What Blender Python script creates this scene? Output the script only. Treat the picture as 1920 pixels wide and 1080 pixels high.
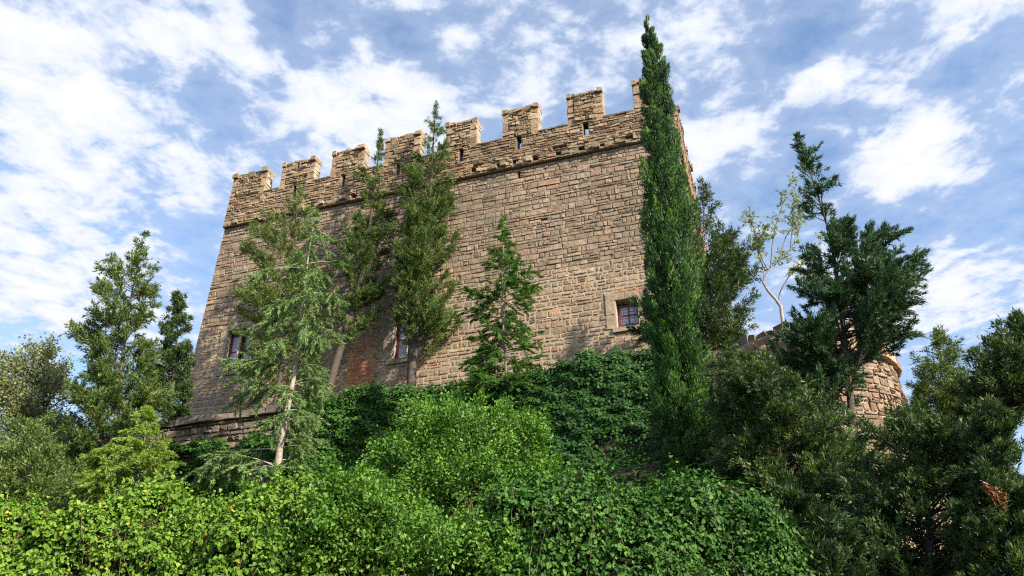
import bpy, math, random
import numpy as np

sc = bpy.context.scene
col = sc.collection
for o in list(bpy.data.objects):
    bpy.data.objects.remove(o)

# ------------------------------------------------------------------ camera
EYE = 1.6
PITCH = math.radians(30.0)
FPX = 1500.0                      # focal length in pixels of the 1920 wide photograph
cam_d = bpy.data.cameras.new('camera')
cam_d.sensor_width = 36.0
cam_d.lens = FPX / 1920.0 * 36.0
cam_d.clip_end = 6000.0
cam = bpy.data.objects.new('camera', cam_d)
cam.location = (0, 0, EYE)
cam.rotation_euler = (math.radians(90) + PITCH, 0, 0)
col.objects.link(cam)
sc.camera = cam

# ------------------------------------------------------------------ sun and sky
SUN_EL = math.radians(31.0)
SUN_AZ = (0.705, -0.709)          # horizontal direction towards the sun
sun_vec = (SUN_AZ[0] * math.cos(SUN_EL), SUN_AZ[1] * math.cos(SUN_EL), math.sin(SUN_EL))
sd = bpy.data.lights.new('sun', 'SUN')
sd.energy = 5.0
sd.angle = math.radians(0.6)
sd.color = (1.0, 0.89, 0.74)
sun = bpy.data.objects.new('sun', sd)
from mathutils import Vector
sun.rotation_euler = Vector(sun_vec).to_track_quat('Z', 'Y').to_euler()
sun.location = (30, -20, 40)
col.objects.link(sun)

world = bpy.data.worlds.new('World')
sc.world = world
world.use_nodes = True
WN = world.node_tree
WN.nodes.clear()


def ray(px, py):
    u = (px - 960.0) / FPX
    v = (540.0 - py) / FPX
    return np.array([u, math.cos(PITCH) - v * math.sin(PITCH), math.sin(PITCH) + v * math.cos(PITCH)])


def build_world():
    N, Lk = WN.nodes, WN.links

    def node(t, **kw):
        n = N.new(t)
        for k, v in kw.items():
            setattr(n, k, v)
        return n

    def math_(op, a, b=None, c=None, clamp=False):
        n = node('ShaderNodeMath', operation=op)
        n.use_clamp = clamp
        for i, x in enumerate((a, b, c)):
            if x is None:
                continue
            if isinstance(x, (int, float)):
                n.inputs[i].default_value = x
            else:
                Lk.new(x, n.inputs[i])
        return n.outputs[0]

    def smooth(x, a, b, lo=0.0, hi=1.0):
        n = node('ShaderNodeMapRange', interpolation_type='SMOOTHSTEP')
        Lk.new(x, n.inputs[0])
        for i, v in zip((1, 2, 3, 4), (a, b, lo, hi)):
            n.inputs[i].default_value = v
        return n.outputs[0]

    sky = node('ShaderNodeTexSky', sky_type='NISHITA', sun_disc=False)
    sky.sun_elevation = SUN_EL
    sky.sun_rotation = math.atan2(SUN_AZ[0], SUN_AZ[1])
    sky.air_density = 1.0
    sky.dust_density = 1.0
    sky.ozone_density = 3.0
    tc = node('ShaderNodeTexCoord')
    sep = node('ShaderNodeSeparateXYZ')
    Lk.new(tc.outputs['Generated'], sep.inputs[0])
    zz = math_('MAXIMUM', sep.outputs[2], 0.06)
    cx = math_('DIVIDE', sep.outputs[0], zz)
    cy = math_('DIVIDE', sep.outputs[1], zz)
    comb = node('ShaderNodeCombineXYZ')
    Lk.new(cx, comb.inputs[0])
    Lk.new(cy, comb.inputs[1])
    pos = comb.outputs[0]

    def noise(vec, scale, detail, rough, dist=0.0, off=(0, 0, 0), sc3=(1, 1, 1)):
        mp = node('ShaderNodeMapping')
        mp.inputs['Location'].default_value = off
        mp.inputs['Scale'].default_value = sc3
        Lk.new(vec, mp.inputs[0])
        n = node('ShaderNodeTexNoise')
        n.inputs['Scale'].default_value = scale
        n.inputs['Detail'].default_value = detail
        n.inputs['Roughness'].default_value = rough
        n.inputs['Distortion'].default_value = dist
        Lk.new(mp.outputs[0], n.inputs[0])
        return n.outputs[0]

    # a layer of broken altocumulus: where it is thick and where it opens
    big = noise(pos, 2.1, 3, 0.5, 0.3, (3.1, 1.7, 0))
    puff = noise(pos, 10.5, 7, 0.60, 0.25, (0.4, 2.2, 0))
    fine = noise(pos, 24.0, 5, 0.6, 0.4, (5.0, 1.0, 0))
    cov = math_('MULTIPLY_ADD', big, 0.55, 0.0)
    patches = [  # (px, py, radius on the cloud layer, weight)
        (60, 60, .22, .14), (100, 150, .2, .12), (230, 250, .20, .14), (60, 300, .25, .16), (60, 480, .4, .18), (240, 560, .5, .16), (140, 380, .25, .12), (700, 170, .22, .16),
        (640, 250, .22, .20), (860, 190, .17, .18), (1320, 70, .15, .26), (1340, 250, .20, .28), (1530, 150, .09, .26),
        (1680, 270, .12, .28), (1740, 330, .14, .30), (1650, 350, .10, .2), (1820, 220, .14, .2), (1760, 560, .25, .2), (1600, 470, .12, .15), (1850, 30, .12, .26), (1640, 175, .10, .15), (1000, 110, .17, .08),
        (300, 90, .18, .10), (1760, 490, .35, .10), (1650, 20, .08, .16), (430, 70, .10, .18), (660, 20, .09, .15),
        (860, 30, .10, .15), (1150, 100, .14, .14), (400, 330, .2, .14), (1500, 600, .5, .08), (1050, 180, .14, .12),
        (560, 30, .14, -.16), (230, 130, .10, -.14), (1430, 130, .10, -.24), (1460, 330, .16, -.18), (1800, 130, .12, -.16),
        (1560, 250, .12, -.14), (1620, 420, .2, -.12), (450, 200, .12, -.12), (740, 70, .06, -.14), (300, 420, .16, -.10),
        (1500, 60, .08, -.16), (1650, 110, .06, -.1),
        (1220, 200, .08, -.12), (370, 540, .2, -.14)]
    for (px, py, r, w) in patches:
        d = ray(px, py)
        vd = node('ShaderNodeVectorMath', operation='DISTANCE')
        Lk.new(pos, vd.inputs[0])
        vd.inputs[1].default_value = (d[0] / d[2], d[1] / d[2], 0)
        cov = math_('ADD', cov, smooth(vd.outputs['Value'], 0.0, r * 1.25, w, 0.0))
    s = math_('MULTIPLY_ADD', puff, 1.05, cov)
    s = math_('MULTIPLY_ADD', fine, 0.30, s)
    dens = math_('MAXIMUM', smooth(s, 0.86, 1.20), smooth(s, 0.60, 1.10, 0.05, 0.42))
    thick = smooth(s, 0.98, 1.36)
    ccol = node('ShaderNodeMix', data_type='RGBA')
    Lk.new(thick, ccol.inputs[0])
    ccol.inputs[6].default_value = (2.9, 3.3, 4.1, 1)
    ccol.inputs[7].default_value = (4.0, 4.05, 4.2, 1)
    grade = node('ShaderNodeMix', data_type='RGBA', blend_type='MULTIPLY')
    grade.inputs[0].default_value = 1.0
    Lk.new(sky.outputs[0], grade.inputs[6])
    grade.inputs[7].default_value = (1.1, 1.15, 1.15, 1)
    mx = node('ShaderNodeMix', data_type='RGBA')
    Lk.new(dens, mx.inputs[0])
    Lk.new(grade.outputs[2], mx.inputs[6])
    Lk.new(ccol.outputs[2], mx.inputs[7])
    bg = node('ShaderNodeBackground')
    bg.inputs['Strength'].default_value = 0.13
    Lk.new(mx.outputs[2], bg.inputs[0])
    out = node('ShaderNodeOutputWorld')
    Lk.new(bg.outputs[0], out.inputs[0])


build_world()
vs = sc.view_settings
vs.view_transform = 'Standard'
vs.look = 'None'
vs.exposure = 0.95
vs.gamma = 1.0
vs.use_curve_mapping = False
sc.render.engine = 'CYCLES'
cy = sc.cycles
cy.max_bounces = 5
cy.diffuse_bounces = 2
cy.glossy_bounces = 2
cy.transmission_bounces = 3
cy.transparent_max_bounces = 4
cy.use_denoising = False
cy.sample_clamp_indirect = 4.0
cy.filter_width = 1.2
cy.caustics_reflective = False
cy.caustics_refractive = False

# ------------------------------------------------------------------ frames of reference
WALL_L = np.array([-15.387, 35.736])        # left front corner of the castle, seen from above
WALL_E = np.array([0.94977, -0.31295])      # along the front wall, left to right
WALL_N = np.array([-0.31295, -0.94977])     # out of the front wall
WALL_W = 24.0


def PY(px, py, Y):
    d = ray(px, py)
    q = d * (Y / d[1])
    return np.array([q[0], q[1], q[2] + EYE])


def PW(px, py, off=0.0):
    d = ray(px, py)
    t = (WALL_L @ WALL_N + off) / (d[:2] @ WALL_N)
    q = d * t
    return float((q[:2] - WALL_L) @ WALL_E), float(q[2] + EYE)


def W3(s, d, z):
    """wall frame (along, in front, world height) -> world, arrays welcome"""
    s, d, z = np.broadcast_arrays(np.asarray(s, float), np.asarray(d, float), np.asarray(z, float))
    return np.stack([WALL_L[0] + s * WALL_E[0] + d * WALL_N[0], WALL_L[1] + s * WALL_E[1] + d * WALL_N[1], z], -1)


def to_sd(x, y):
    x = np.asarray(x, float) - WALL_L[0]
    y = np.asarray(y, float) - WALL_L[1]
    return x * WALL_E[0] + y * WALL_E[1], x * WALL_N[0] + y * WALL_N[1]


def sstep(x, a, b):
    t = np.clip((np.asarray(x, float) - a) / (b - a), 0, 1)
    return t * t * (3 - 2 * t)


TERRACE_D = 3.6
TERRACE_Z = 13.2


def ground(x, y):
    s, d = to_sd(x, y)
    lev = np.interp(d, [-60, -25, 4.2, 10, 15, 17.5, 19.6, 21.5], [6, 9, 9.6, 7.2, 5.2, 3.9, 1.4, 0.0])
    side = (1 - 0.75 * sstep(-s, 4.0, 16.0)) * (1 - 0.78 * sstep(s, 24.0, 33.0))
    far = (1 - sstep(-s, 40, 120)) * (1 - sstep(s, 60, 140)) * (1 - sstep(-d, 60, 140))
    lev = lev * side * far
    terr = (1 - sstep(d, 3.75, 4.0)) * sstep(d, -40, -32) * sstep(s, -2.2, -1.9) * (1 - sstep(s, 25.2, 25.5))
    z = lev + (TERRACE_Z - lev) * terr
    z = z + 0.25 * np.sin(x * 0.9 + 1.0) * np.sin(y * 1.1) * sstep(z, 0.5, 3) * (1 - terr)
    return z


# ------------------------------------------------------------------ object helpers
def empty(name, loc, label, cat, group=None):
    o = bpy.data.objects.new(name, None)
    o.location = tuple(float(v) for v in loc)
    o.empty_display_size = 0.3
    col.objects.link(o)
    tag(o, label, cat, group)
    return o


def tag(o, label=None, cat=None, group=None, kind=None):
    for k, v in (('label', label), ('category', cat), ('group', group), ('kind', kind)):
        if v:
            o[k] = v
    return o


def link_mesh(name, me, mat, parent=None, origin=None):
    """me is in world coordinates minus origin"""
    o = bpy.data.objects.new(name, me)
    if mat is not None:
        me.materials.append(mat)
    col.objects.link(o)
    org = np.zeros(3) if origin is None else np.asarray(origin, float)
    if parent is not None:
        o.parent = parent
        pw = np.array(parent.location)
        if parent.parent is not None:
            pw = pw + np.array(parent.parent.location)
        o.location = tuple(org - pw)
    else:
        o.location = tuple(org)
    return o


def mesh_np(name, V, faces_flat, sizes, tint=None, smooth=False):
    me = bpy.data.meshes.new(name)
    V = np.ascontiguousarray(V, np.float32)
    faces_flat = np.ascontiguousarray(faces_flat, np.int32)
    sizes = np.ascontiguousarray(sizes, np.int32)
    me.vertices.add(len(V))
    me.vertices.foreach_set('co', V.ravel())
    me.loops.add(len(faces_flat))
    me.loops.foreach_set('vertex_index', faces_flat)
    me.polygons.add(len(sizes))
    st = np.concatenate([[0], np.cumsum(sizes)[:-1]]).astype(np.int32)
    me.polygons.foreach_set('loop_start', st)
    me.polygons.foreach_set('use_smooth', np.full(len(sizes), bool(smooth)))
    if tint is not None:
        tint = np.asarray(tint, np.float32)
        if tint.ndim == 1:
            a = me.attributes.new('tint', 'FLOAT', 'POINT')
            a.data.foreach_set('value', tint)
        else:
            a = me.attributes.new('tint', 'FLOAT_COLOR', 'POINT')
            if tint.shape[1] == 3:
                tint = np.concatenate([tint, np.ones((len(tint), 1), np.float32)], 1)
            a.data.foreach_set('color', np.ascontiguousarray(tint).ravel())
    me.update()
    me.validate()
    return me


class MB:
    """collects polygons in world coordinates"""

    def __init__(self):
        self.V, self.F, self.T = [], [], []

    def poly(self, pts, tint=(1, 1, 1)):
        b = len(self.V)
        for p in pts:
            self.V.append(tuple(float(q) for q in p))
            self.T.append(tint)
        self.F.append(tuple(range(b, b + len(pts))))

    def add(self, V, F, tint=(1, 1, 1)):
        b = len(self.V)
        self.V.extend(tuple(float(q) for q in v) for v in V)
        self.T.extend([tint] * len(V))
        self.F.extend(tuple(i + b for i in f) for f in F)

    def wbox(self, s0, s1, d0, d1, z0, z1, tint=(1, 1, 1), jit=0.0, rng=None, frame=W3):
        P = []
        for (s, d, z) in ((s0, d0, z0), (s1, d0, z0), (s1, d1, z0), (s0, d1, z0), (s0, d0, z1), (s1, d0, z1), (s1, d1, z1), (s0, d1, z1)):
            if jit:
                s += rng.uniform(-jit, jit); d += rng.uniform(-jit, jit); z += rng.uniform(-jit, jit)
            P.append(frame(s, d, z))
        self.add(P, [(0, 1, 2, 3), (4, 7, 6, 5), (0, 4, 5, 1), (1, 5, 6, 2), (2, 6, 7, 3), (3, 7, 4, 0)], tint)

    def build(self, name, mat, parent=None, origin=None):
        org = np.zeros(3) if origin is None else np.asarray(origin, float)
        if origin is None and parent is not None:
            org = np.array(parent.location)
            if parent.parent is not None:
                org = org + np.array(parent.parent.location)
        V = np.array(self.V) - org
        flat = [i for f in self.F for i in f]
        me = mesh_np(name, V, flat, [len(f) for f in self.F], np.array(self.T))
        return link_mesh(name, me, mat, parent, org)


# ------------------------------------------------------------------ materials
def mat_base(name):
    m = bpy.data.materials.new(name)
    m.use_nodes = True
    nt = m.node_tree
    nt.nodes.clear()
    out = nt.nodes.new('ShaderNodeOutputMaterial')
    return m, nt, out


def nn(nt, t, **kw):
    n = nt.nodes.new(t)
    for k, v in kw.items():
        setattr(n, k, v)
    return n


def tex_noise(nt, vec, scale, detail=4, rough=0.55):
    n = nn(nt, 'ShaderNodeTexNoise')
    n.inputs['Scale'].default_value = scale
    n.inputs['Detail'].default_value = detail
    n.inputs['Roughness'].default_value = rough
    nt.links.new(vec, n.inputs['Vector'])
    return n


def ramp(nt, fac, stops):
    r = nn(nt, 'ShaderNodeValToRGB')
    el = r.color_ramp.elements
    while len(el) < len(stops):
        el.new(0.5)
    for e, (p, c) in zip(el, stops):
        e.position = p
        e.color = (*c, 1) if len(c) == 3 else c
    if fac is not None:
        nt.links.new(fac, r.inputs[0])
    return r.outputs[0]


def mixc(nt, fac, a, b, mode='MIX'):
    n = nn(nt, 'ShaderNodeMix', data_type='RGBA', blend_type=mode)
    for i, x in ((0, fac), (6, a), (7, b)):
        if isinstance(x, (int, float)):
            n.inputs[i].default_value = x
        elif isinstance(x, tuple):
            n.inputs[i].default_value = (*x, 1)
        else:
            nt.links.new(x, n.inputs[i])
    return n.outputs[2]


def stone_material(name, bump=0.6, stain=(0.10, 0.085, 0.065), lichen=(0.30, 0.29, 0.22)):
    m, nt, out = mat_base(name)
    at = nn(nt, 'ShaderNodeAttribute', attribute_name='tint')
    geo = nn(nt, 'ShaderNodeNewGeometry')
    pos = geo.outputs['Position']
    n1 = tex_noise(nt, pos, 5.0, 6, 0.65)
    n2 = tex_noise(nt, pos, 0.55, 4, 0.6)
    n3 = tex_noise(nt, pos, 22.0, 5, 0.7)
    var = ramp(nt, n1.outputs[0], [(0.25, (0.55, 0.55, 0.55)), (0.5, (0.95, 0.95, 0.95)), (0.75, (1.35, 1.33, 1.28))])
    c = mixc(nt, 1.0, at.outputs[0], var, 'MULTIPLY')
    st = ramp(nt, n2.outputs[0], [(0.50, (0, 0, 0)), (0.74, (0.45, 0.45, 0.45))])
    c = mixc(nt, st, c, stain)
    mp = nn(nt, 'ShaderNodeMapping')
    mp.inputs['Scale'].default_value = (1.3, 1.3, 0.16)
    nt.links.new(pos, mp.inputs[0])
    n4 = tex_noise(nt, mp.outputs[0], 1.1, 5, 0.6)
    sk = ramp(nt, n4.outputs[0], [(0.50, (0, 0, 0)), (0.68, (0.5, 0.5, 0.5))])
    c = mixc(nt, sk, c, tuple(v * 1.5 for v in stain))
    li = ramp(nt, n3.outputs[0], [(0.60, (0, 0, 0)), (0.74, (0.45, 0.45, 0.45))])
    c = mixc(nt, li, c, lichen)
    b = nn(nt, 'ShaderNodeBsdfPrincipled')
    nt.links.new(c, b.inputs['Base Color'])
    b.inputs['Roughness'].default_value = 0.92
    b.inputs['Specular IOR Level'].default_value = 0.2
    ad = nn(nt, 'ShaderNodeMath', operation='MULTIPLY_ADD')
    nt.links.new(n1.outputs[0], ad.inputs[0])
    ad.inputs[1].default_value = 1.6
    nt.links.new(n3.outputs[0], ad.inputs[2])
    bp = nn(nt, 'ShaderNodeBump')
    bp.inputs['Strength'].default_value = bump
    bp.inputs['Distance'].default_value = 0.05
    nt.links.new(ad.outputs[0], bp.inputs['Height'])
    nt.links.new(bp.outputs[0], b.inputs['Normal'])
    nt.links.new(b.outputs[0], out.inputs[0])
    return m


def plain_material(name, c0, c1, scale=6.0, rough=0.85, bump=0.3, dist=0.02, spec=0.3, metallic=0.0):
    m, nt, out = mat_base(name)
    geo = nn(nt, 'ShaderNodeNewGeometry')
    n1 = tex_noise(nt, geo.outputs['Position'], scale, 6, 0.65)
    c = ramp(nt, n1.outputs[0], [(0.3, c0), (0.7, c1)])
    b = nn(nt, 'ShaderNodeBsdfPrincipled')
    nt.links.new(c, b.inputs['Base Color'])
    b.inputs['Roughness'].default_value = rough
    b.inputs['Specular IOR Level'].default_value = spec
    b.inputs['Metallic'].default_value = metallic
    bp = nn(nt, 'ShaderNodeBump')
    bp.inputs['Strength'].default_value = bump
    bp.inputs['Distance'].default_value = dist
    nt.links.new(n1.outputs[0], bp.inputs['Height'])
    nt.links.new(bp.outputs[0], b.inputs['Normal'])
    nt.links.new(b.outputs[0], out.inputs[0])
    return m


def leaf_material(name, stops, transl=0.3, rough=0.5, spec=0.3, tr_tint=(1.25, 1.35, 0.55)):
    """stops: colour ramp over the leaf's own tint"""
    m, nt, out = mat_base(name)
    at = nn(nt, 'ShaderNodeAttribute', attribute_name='tint')
    geo = nn(nt, 'ShaderNodeNewGeometry')
    n = tex_noise(nt, geo.outputs['Position'], 1.3, 3, 0.6)
    ad = nn(nt, 'ShaderNodeMath', operation='MULTIPLY_ADD')
    nt.links.new(n.outputs[0], ad.inputs[0])
    ad.inputs[1].default_value = 0.5
    nt.links.new(at.outputs['Fac'], ad.inputs[2])
    sb = nn(nt, 'ShaderNodeMath', operation='SUBTRACT')
    nt.links.new(ad.outputs[0], sb.inputs[0])
    sb.inputs[1].default_value = 0.25
    c = ramp(nt, sb.outputs[0], stops)
    b = nn(nt, 'ShaderNodeBsdfPrincipled')
    nt.links.new(c, b.inputs['Base Color'])
    b.inputs['Roughness'].default_value = rough
    b.inputs['Specular IOR Level'].default_value = spec
    t = nn(nt, 'ShaderNodeBsdfTranslucent')
    tcx = mixc(nt, 1.0, c, tr_tint, 'MULTIPLY')
    nt.links.new(tcx, t.inputs[0])
    mx = nn(nt, 'ShaderNodeMixShader')
    mx.inputs[0].default_value = transl * 0.6
    nt.links.new(b.outputs[0], mx.inputs[1])
    nt.links.new(t.outputs[0], mx.inputs[2])
    nt.links.new(mx.outputs[0], out.inputs[0])
    return m


M = {}
M['stone'] = stone_material('castle_stone', 0.85)
M['bastion'] = stone_material('bastion_stone', 0.7, (0.16, 0.09, 0.06), (0.36, 0.30, 0.22))
M['mortar_dark'] = plain_material('old_mortar', (0.13, 0.097, 0.067), (0.24, 0.185, 0.13), 7.0, 0.95, 0.6, 0.04)
M['mortar_pale'] = plain_material('pale_mortar', (0.28, 0.215, 0.145), (0.46, 0.365, 0.25), 7.0, 0.95, 0.6, 0.04)
M['dressed'] = plain_material('dressed_stone', (0.27, 0.215, 0.16), (0.38, 0.31, 0.235), 6.0, 0.9, 0.3, 0.02)
M['pale_lit'] = plain_material('pale_and_lit_stone', (0.36, 0.30, 0.22), (0.48, 0.41, 0.31), 6.0, 0.9, 0.3, 0.02)  # pale colonnette stone; on the window reveals the paleness is painted sunlight
M['surround'] = stone_material('window_surround_stone', 0.4)
M['brick'] = stone_material('brick', 0.35, (0.20, 0.09, 0.05), (0.34, 0.24, 0.17))
M['red_paint'] = plain_material('red_painted_wood', (0.20, 0.030, 0.022), (0.30, 0.055, 0.040), 9.0, 0.5, 0.1, 0.005)
M['iron'] = plain_material('rusty_iron', (0.05, 0.035, 0.03), (0.10, 0.07, 0.055), 20.0, 0.6, 0.1, 0.005)
M['dark_room'] = plain_material('unlit_room', (0.02, 0.018, 0.016), (0.03, 0.027, 0.024), 3.0, 0.9, 0.1)
M['soil'] = plain_material('soil', (0.03, 0.024, 0.016), (0.085, 0.064, 0.044), 2.5, 0.95, 0.6, 0.08)
M['bark_grey'] = plain_material('grey_bark', (0.10, 0.085, 0.065), (0.30, 0.26, 0.21), 14.0, 0.9, 0.8, 0.03)
M['bark_pale'] = plain_material('pale_bark', (0.16, 0.135, 0.11), (0.46, 0.41, 0.34), 12.0, 0.9, 0.8, 0.03)
M['bark_dark'] = plain_material('dark_bark', (0.045, 0.035, 0.028), (0.12, 0.095, 0.075), 14.0, 0.9, 0.8, 0.03)
M['bark_brown'] = plain_material('brown_bark', (0.13, 0.085, 0.055), (0.26, 0.18, 0.12), 14.0, 0.9, 0.8, 0.03)
M['twig'] = plain_material('bush_twigs', (0.07, 0.05, 0.032), (0.16, 0.12, 0.08), 14.0, 0.9, 0.5, 0.02)
M['inner_shade'] = plain_material('inner_shade_sheet', (0.010, 0.013, 0.006), (0.025, 0.030, 0.014), 5.0, 0.95, 0.5, 0.05)


def glass_material():
    m, nt, out = mat_base('window_glass')
    b = nn(nt, 'ShaderNodeBsdfPrincipled')
    b.inputs['Base Color'].default_value = (0.45, 0.47, 0.60, 1)
    b.inputs['Roughness'].default_value = 0.06
    b.inputs['Specular IOR Level'].default_value = 0.9
    nt.links.new(b.outputs[0], out.inputs[0])
    return m


M['glass'] = glass_material()
# foliage colours
M['cypress'] = leaf_material('cypress_leaf', [(0.0, (0.006, 0.024, 0.006)), (0.5, (0.032, 0.092, 0.014)), (1.0, (0.125, 0.255, 0.035))], 0.2)
M['olive'] = leaf_material('arizona_cypress_leaf', [(0.0, (0.022, 0.052, 0.012)), (0.5, (0.092, 0.150, 0.034)), (1.0, (0.250, 0.300, 0.075))], 0.33)
M['dark'] = leaf_material('dark_conifer_leaf', [(0.0, (0.010, 0.028, 0.010)), (0.5, (0.045, 0.088, 0.028)), (1.0, (0.190, 0.250, 0.068))], 0.30)
M['blue'] = leaf_material('blue_green_leaf', [(0.0, (0.012, 0.036, 0.016)), (0.5, (0.045, 0.100, 0.042)), (1.0, (0.115, 0.200, 0.085))], 0.25)
M['cedar_pale'] = leaf_material('pale_cedar_needle', [(0.0, (0.070, 0.135, 0.040)), (0.5, (0.175, 0.280, 0.095)), (1.0, (0.32, 0.43, 0.17))], 0.38)
M['cedar_green'] = leaf_material('green_cedar_needle', [(0.0, (0.022, 0.075, 0.014)), (0.5, (0.075, 0.180, 0.030)), (1.0, (0.22, 0.34, 0.06))], 0.35)
M['cedar_lime'] = leaf_material('lime_cedar_needle', [(0.0, (0.080, 0.150, 0.020)), (0.5, (0.190, 0.300, 0.040)), (1.0, (0.34, 0.44, 0.07))], 0.35)
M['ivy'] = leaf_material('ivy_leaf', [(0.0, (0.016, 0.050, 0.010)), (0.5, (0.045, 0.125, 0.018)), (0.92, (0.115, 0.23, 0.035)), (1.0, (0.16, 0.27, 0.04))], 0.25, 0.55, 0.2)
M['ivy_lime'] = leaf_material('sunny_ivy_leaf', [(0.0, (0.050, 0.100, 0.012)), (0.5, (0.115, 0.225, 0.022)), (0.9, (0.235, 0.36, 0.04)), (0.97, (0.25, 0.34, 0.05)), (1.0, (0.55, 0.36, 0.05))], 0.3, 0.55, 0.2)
M['elm'] = leaf_material('elm_leaf', [(0.0, (0.050, 0.120, 0.014)), (0.5, (0.095, 0.215, 0.026)), (1.0, (0.20, 0.34, 0.05))], 0.35, 0.5, 0.3)
M['spring'] = leaf_material('spring_leaf', [(0.0, (0.16, 0.22, 0.05)), (0.5, (0.26, 0.33, 0.08)), (1.0, (0.38, 0.43, 0.13))], 0.4)
M['far_pale'] = leaf_material('pale_tree_leaf', [(0.0, (0.10, 0.125, 0.05)), (0.5, (0.18, 0.205, 0.085)), (1.0, (0.30, 0.31, 0.14))], 0.35)
M['dead'] = leaf_material('dead_frond', [(0.0, (0.12, 0.045, 0.018)), (1.0, (0.26, 0.10, 0.035))], 0.2)

# ------------------------------------------------------------------ ground
def build_ground():
    ss = np.concatenate([[-2500, -900, -300, -140], np.arange(-60, -4, 3.0), np.arange(-4, 37, 0.6), np.arange(37, 80, 3.5), [140, 300, 900, 2500]])
    dd = np.concatenate([[-2500, -900, -300, -140, -80, -50], np.arange(-42, -2, 2.0), [0, 1.5, 3.0, 3.74, 4.01], np.arange(4.4, 22.5, 0.5), np.arange(23, 60, 3), [90, 200, 600, 2500]])
    S, D = np.meshgrid(ss, dd)
    P = W3(S.ravel(), D.ravel(), 0.0)
    P[:, 2] = ground(P[:, 0], P[:, 1])
    nx, ny = len(ss), len(dd)
    i = np.arange(ny - 1)[:, None] * nx + np.arange(nx - 1)[None, :]
    F = np.stack([i, i + nx, i + nx + 1, i + 1], -1).reshape(-1, 4)
    me = mesh_np('ground', P, F.ravel(), np.full(len(F), 4), None, True)
    o = link_mesh('ground', me, M['soil'])
    tag(o, 'brown soil of the castle hill under the trees', 'ground', kind='structure')


build_ground()

# ------------------------------------------------------------------ stonework
STONE_F = [tuple((k, (k + 1) % 8, (k + 1) % 8 + 8, k + 8)) for k in range(8)] + [(k + 8, (k + 1) % 8 + 8, 16) for k in range(8)]


def stone_verts(s0, s1, z0, z1, rng, prot, base_d, frame, gap, back=0.06):
    w, h = s1 - s0, z1 - z0
    g = gap * rng.uniform(0.6, 1.4)
    s0 += g; s1 -= g; z0 += g; z1 -= g
    w, h = s1 - s0, z1 - z0
    c = min(w, h)
    pts = []
    for (ux, uz, tx, tz) in ((0, 0, 1, 0), (1, 0, -1, 0), (1, 0, 0, 1), (1, 1, 0, -1), (1, 1, -1, 0), (0, 1, 1, 0), (0, 1, 0, -1), (0, 0, 0, 1)):
        k = c * rng.uniform(0.02, 0.15)
        pts.append((s0 + ux * w + tx * k + rng.uniform(-1, 1) * c * 0.03, z0 + uz * h + tz * k + rng.uniform(-1, 1) * c * 0.03))
    cs, cz = (s0 + s1) / 2, (z0 + z1) / 2
    p = prot * rng.uniform(0.45, 1.35)
    ts, tz_ = rng.uniform(-0.35, 0.35) * p, rng.uniform(-0.4, 0.4) * p
    V = []
    for (s, z) in pts:
        V.append((s, base_d - back, z))
    bev = min(rng.uniform(0.010, 0.028), c * .2)
    ins = 1 - 2 * bev / w
    inz = 1 - 2 * bev / h
    for (s, z) in pts:
        q = p * rng.uniform(0.75, 1.1) + ts * (s - cs) / w * 2 + tz_ * (z - cz) / h * 2
        V.append((cs + (s - cs) * ins, base_d + max(0.004, q), cz + (z - cz) * inz))
    V.append((cs + rng.uniform(-.2, .2) * w, base_d + p * rng.uniform(0.85, 1.2), cz + rng.uniform(-.2, .2) * h))
    a = np.array(V)
    return frame(a[:, 0], a[:, 1], a[:, 2])


def courses(s_lo, s_hi, z0, z1, rng, hmean, wmean, blocks, split=0.16):
    """coursed rubble: list of (s0, s1, z0, z1) leaving the blocked rectangles free. s_lo/s_hi: functions of height"""
    out = []
    z = z0
    while z < z1 - 0.05:
        h = hmean * rng.choice((rng.uniform(0.55, 0.85), rng.uniform(0.85, 1.25), rng.uniform(1.1, 1.6)))
        if z + h > z1 - hmean * 0.45:
            h = z1 - z
        a, b = s_lo(z + h / 2), s_hi(z + h / 2)
        s = a
        while s < b - 0.02:
            w = min(wmean * (0.4 + 1.25 * rng.random() ** 1.3) * (0.6 + 0.4 * h / hmean), 1.0)
            if rng.random() < .05:
                w = min(w * 1.7, 1.1)
            if s + w > b - wmean * 0.4:
                w = b - s
            wob0, wob1 = rng.uniform(-.02, .02), rng.uniform(-.02, .02)
            r = [(s, s + w, z + wob0, z + h + wob1)]
            u = rng.random()
            if u < split and h > hmean * 0.85:
                zm = z + h * rng.uniform(0.35, 0.65)
                sm = s + w * rng.uniform(0.3, 0.7)
                r = [(s, s + w, z + wob0, zm), (s, s + w, zm, z + h + wob1)] if w < wmean else [(s, s + w, z + wob0, zm), (s, sm, zm, z + h + wob1), (sm, s + w, zm, z + h + wob1)]
            for q in r:
                q = list(q)
                ok = True
                for bl in blocks:
                    if q[0] < bl[1] and q[1] > bl[0] and q[2] < bl[3] - 0.03 and q[3] > bl[2] + 0.03:
                        if q[0] < bl[0] - 0.10:
                            q[1] = min(q[1], bl[0])
                        elif q[1] > bl[1] + 0.10:
                            q[0] = max(q[0], bl[1])
                        else:
                            ok = False
                if ok and q[1] - q[0] > 0.06 and q[3] - q[2] > 0.04:
                    out.append(tuple(q))
            s += w
        z += h
    return out


def stone_tint(rng, pal):
    c = np.array(pal[rng.choices(range(len(pal)), [p[3] for p in pal])[0]][:3])
    return tuple(c * rng.uniform(0.84, 1.16) * np.array([rng.uniform(.96, 1.04), 1, rng.uniform(.95, 1.05)]))


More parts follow.
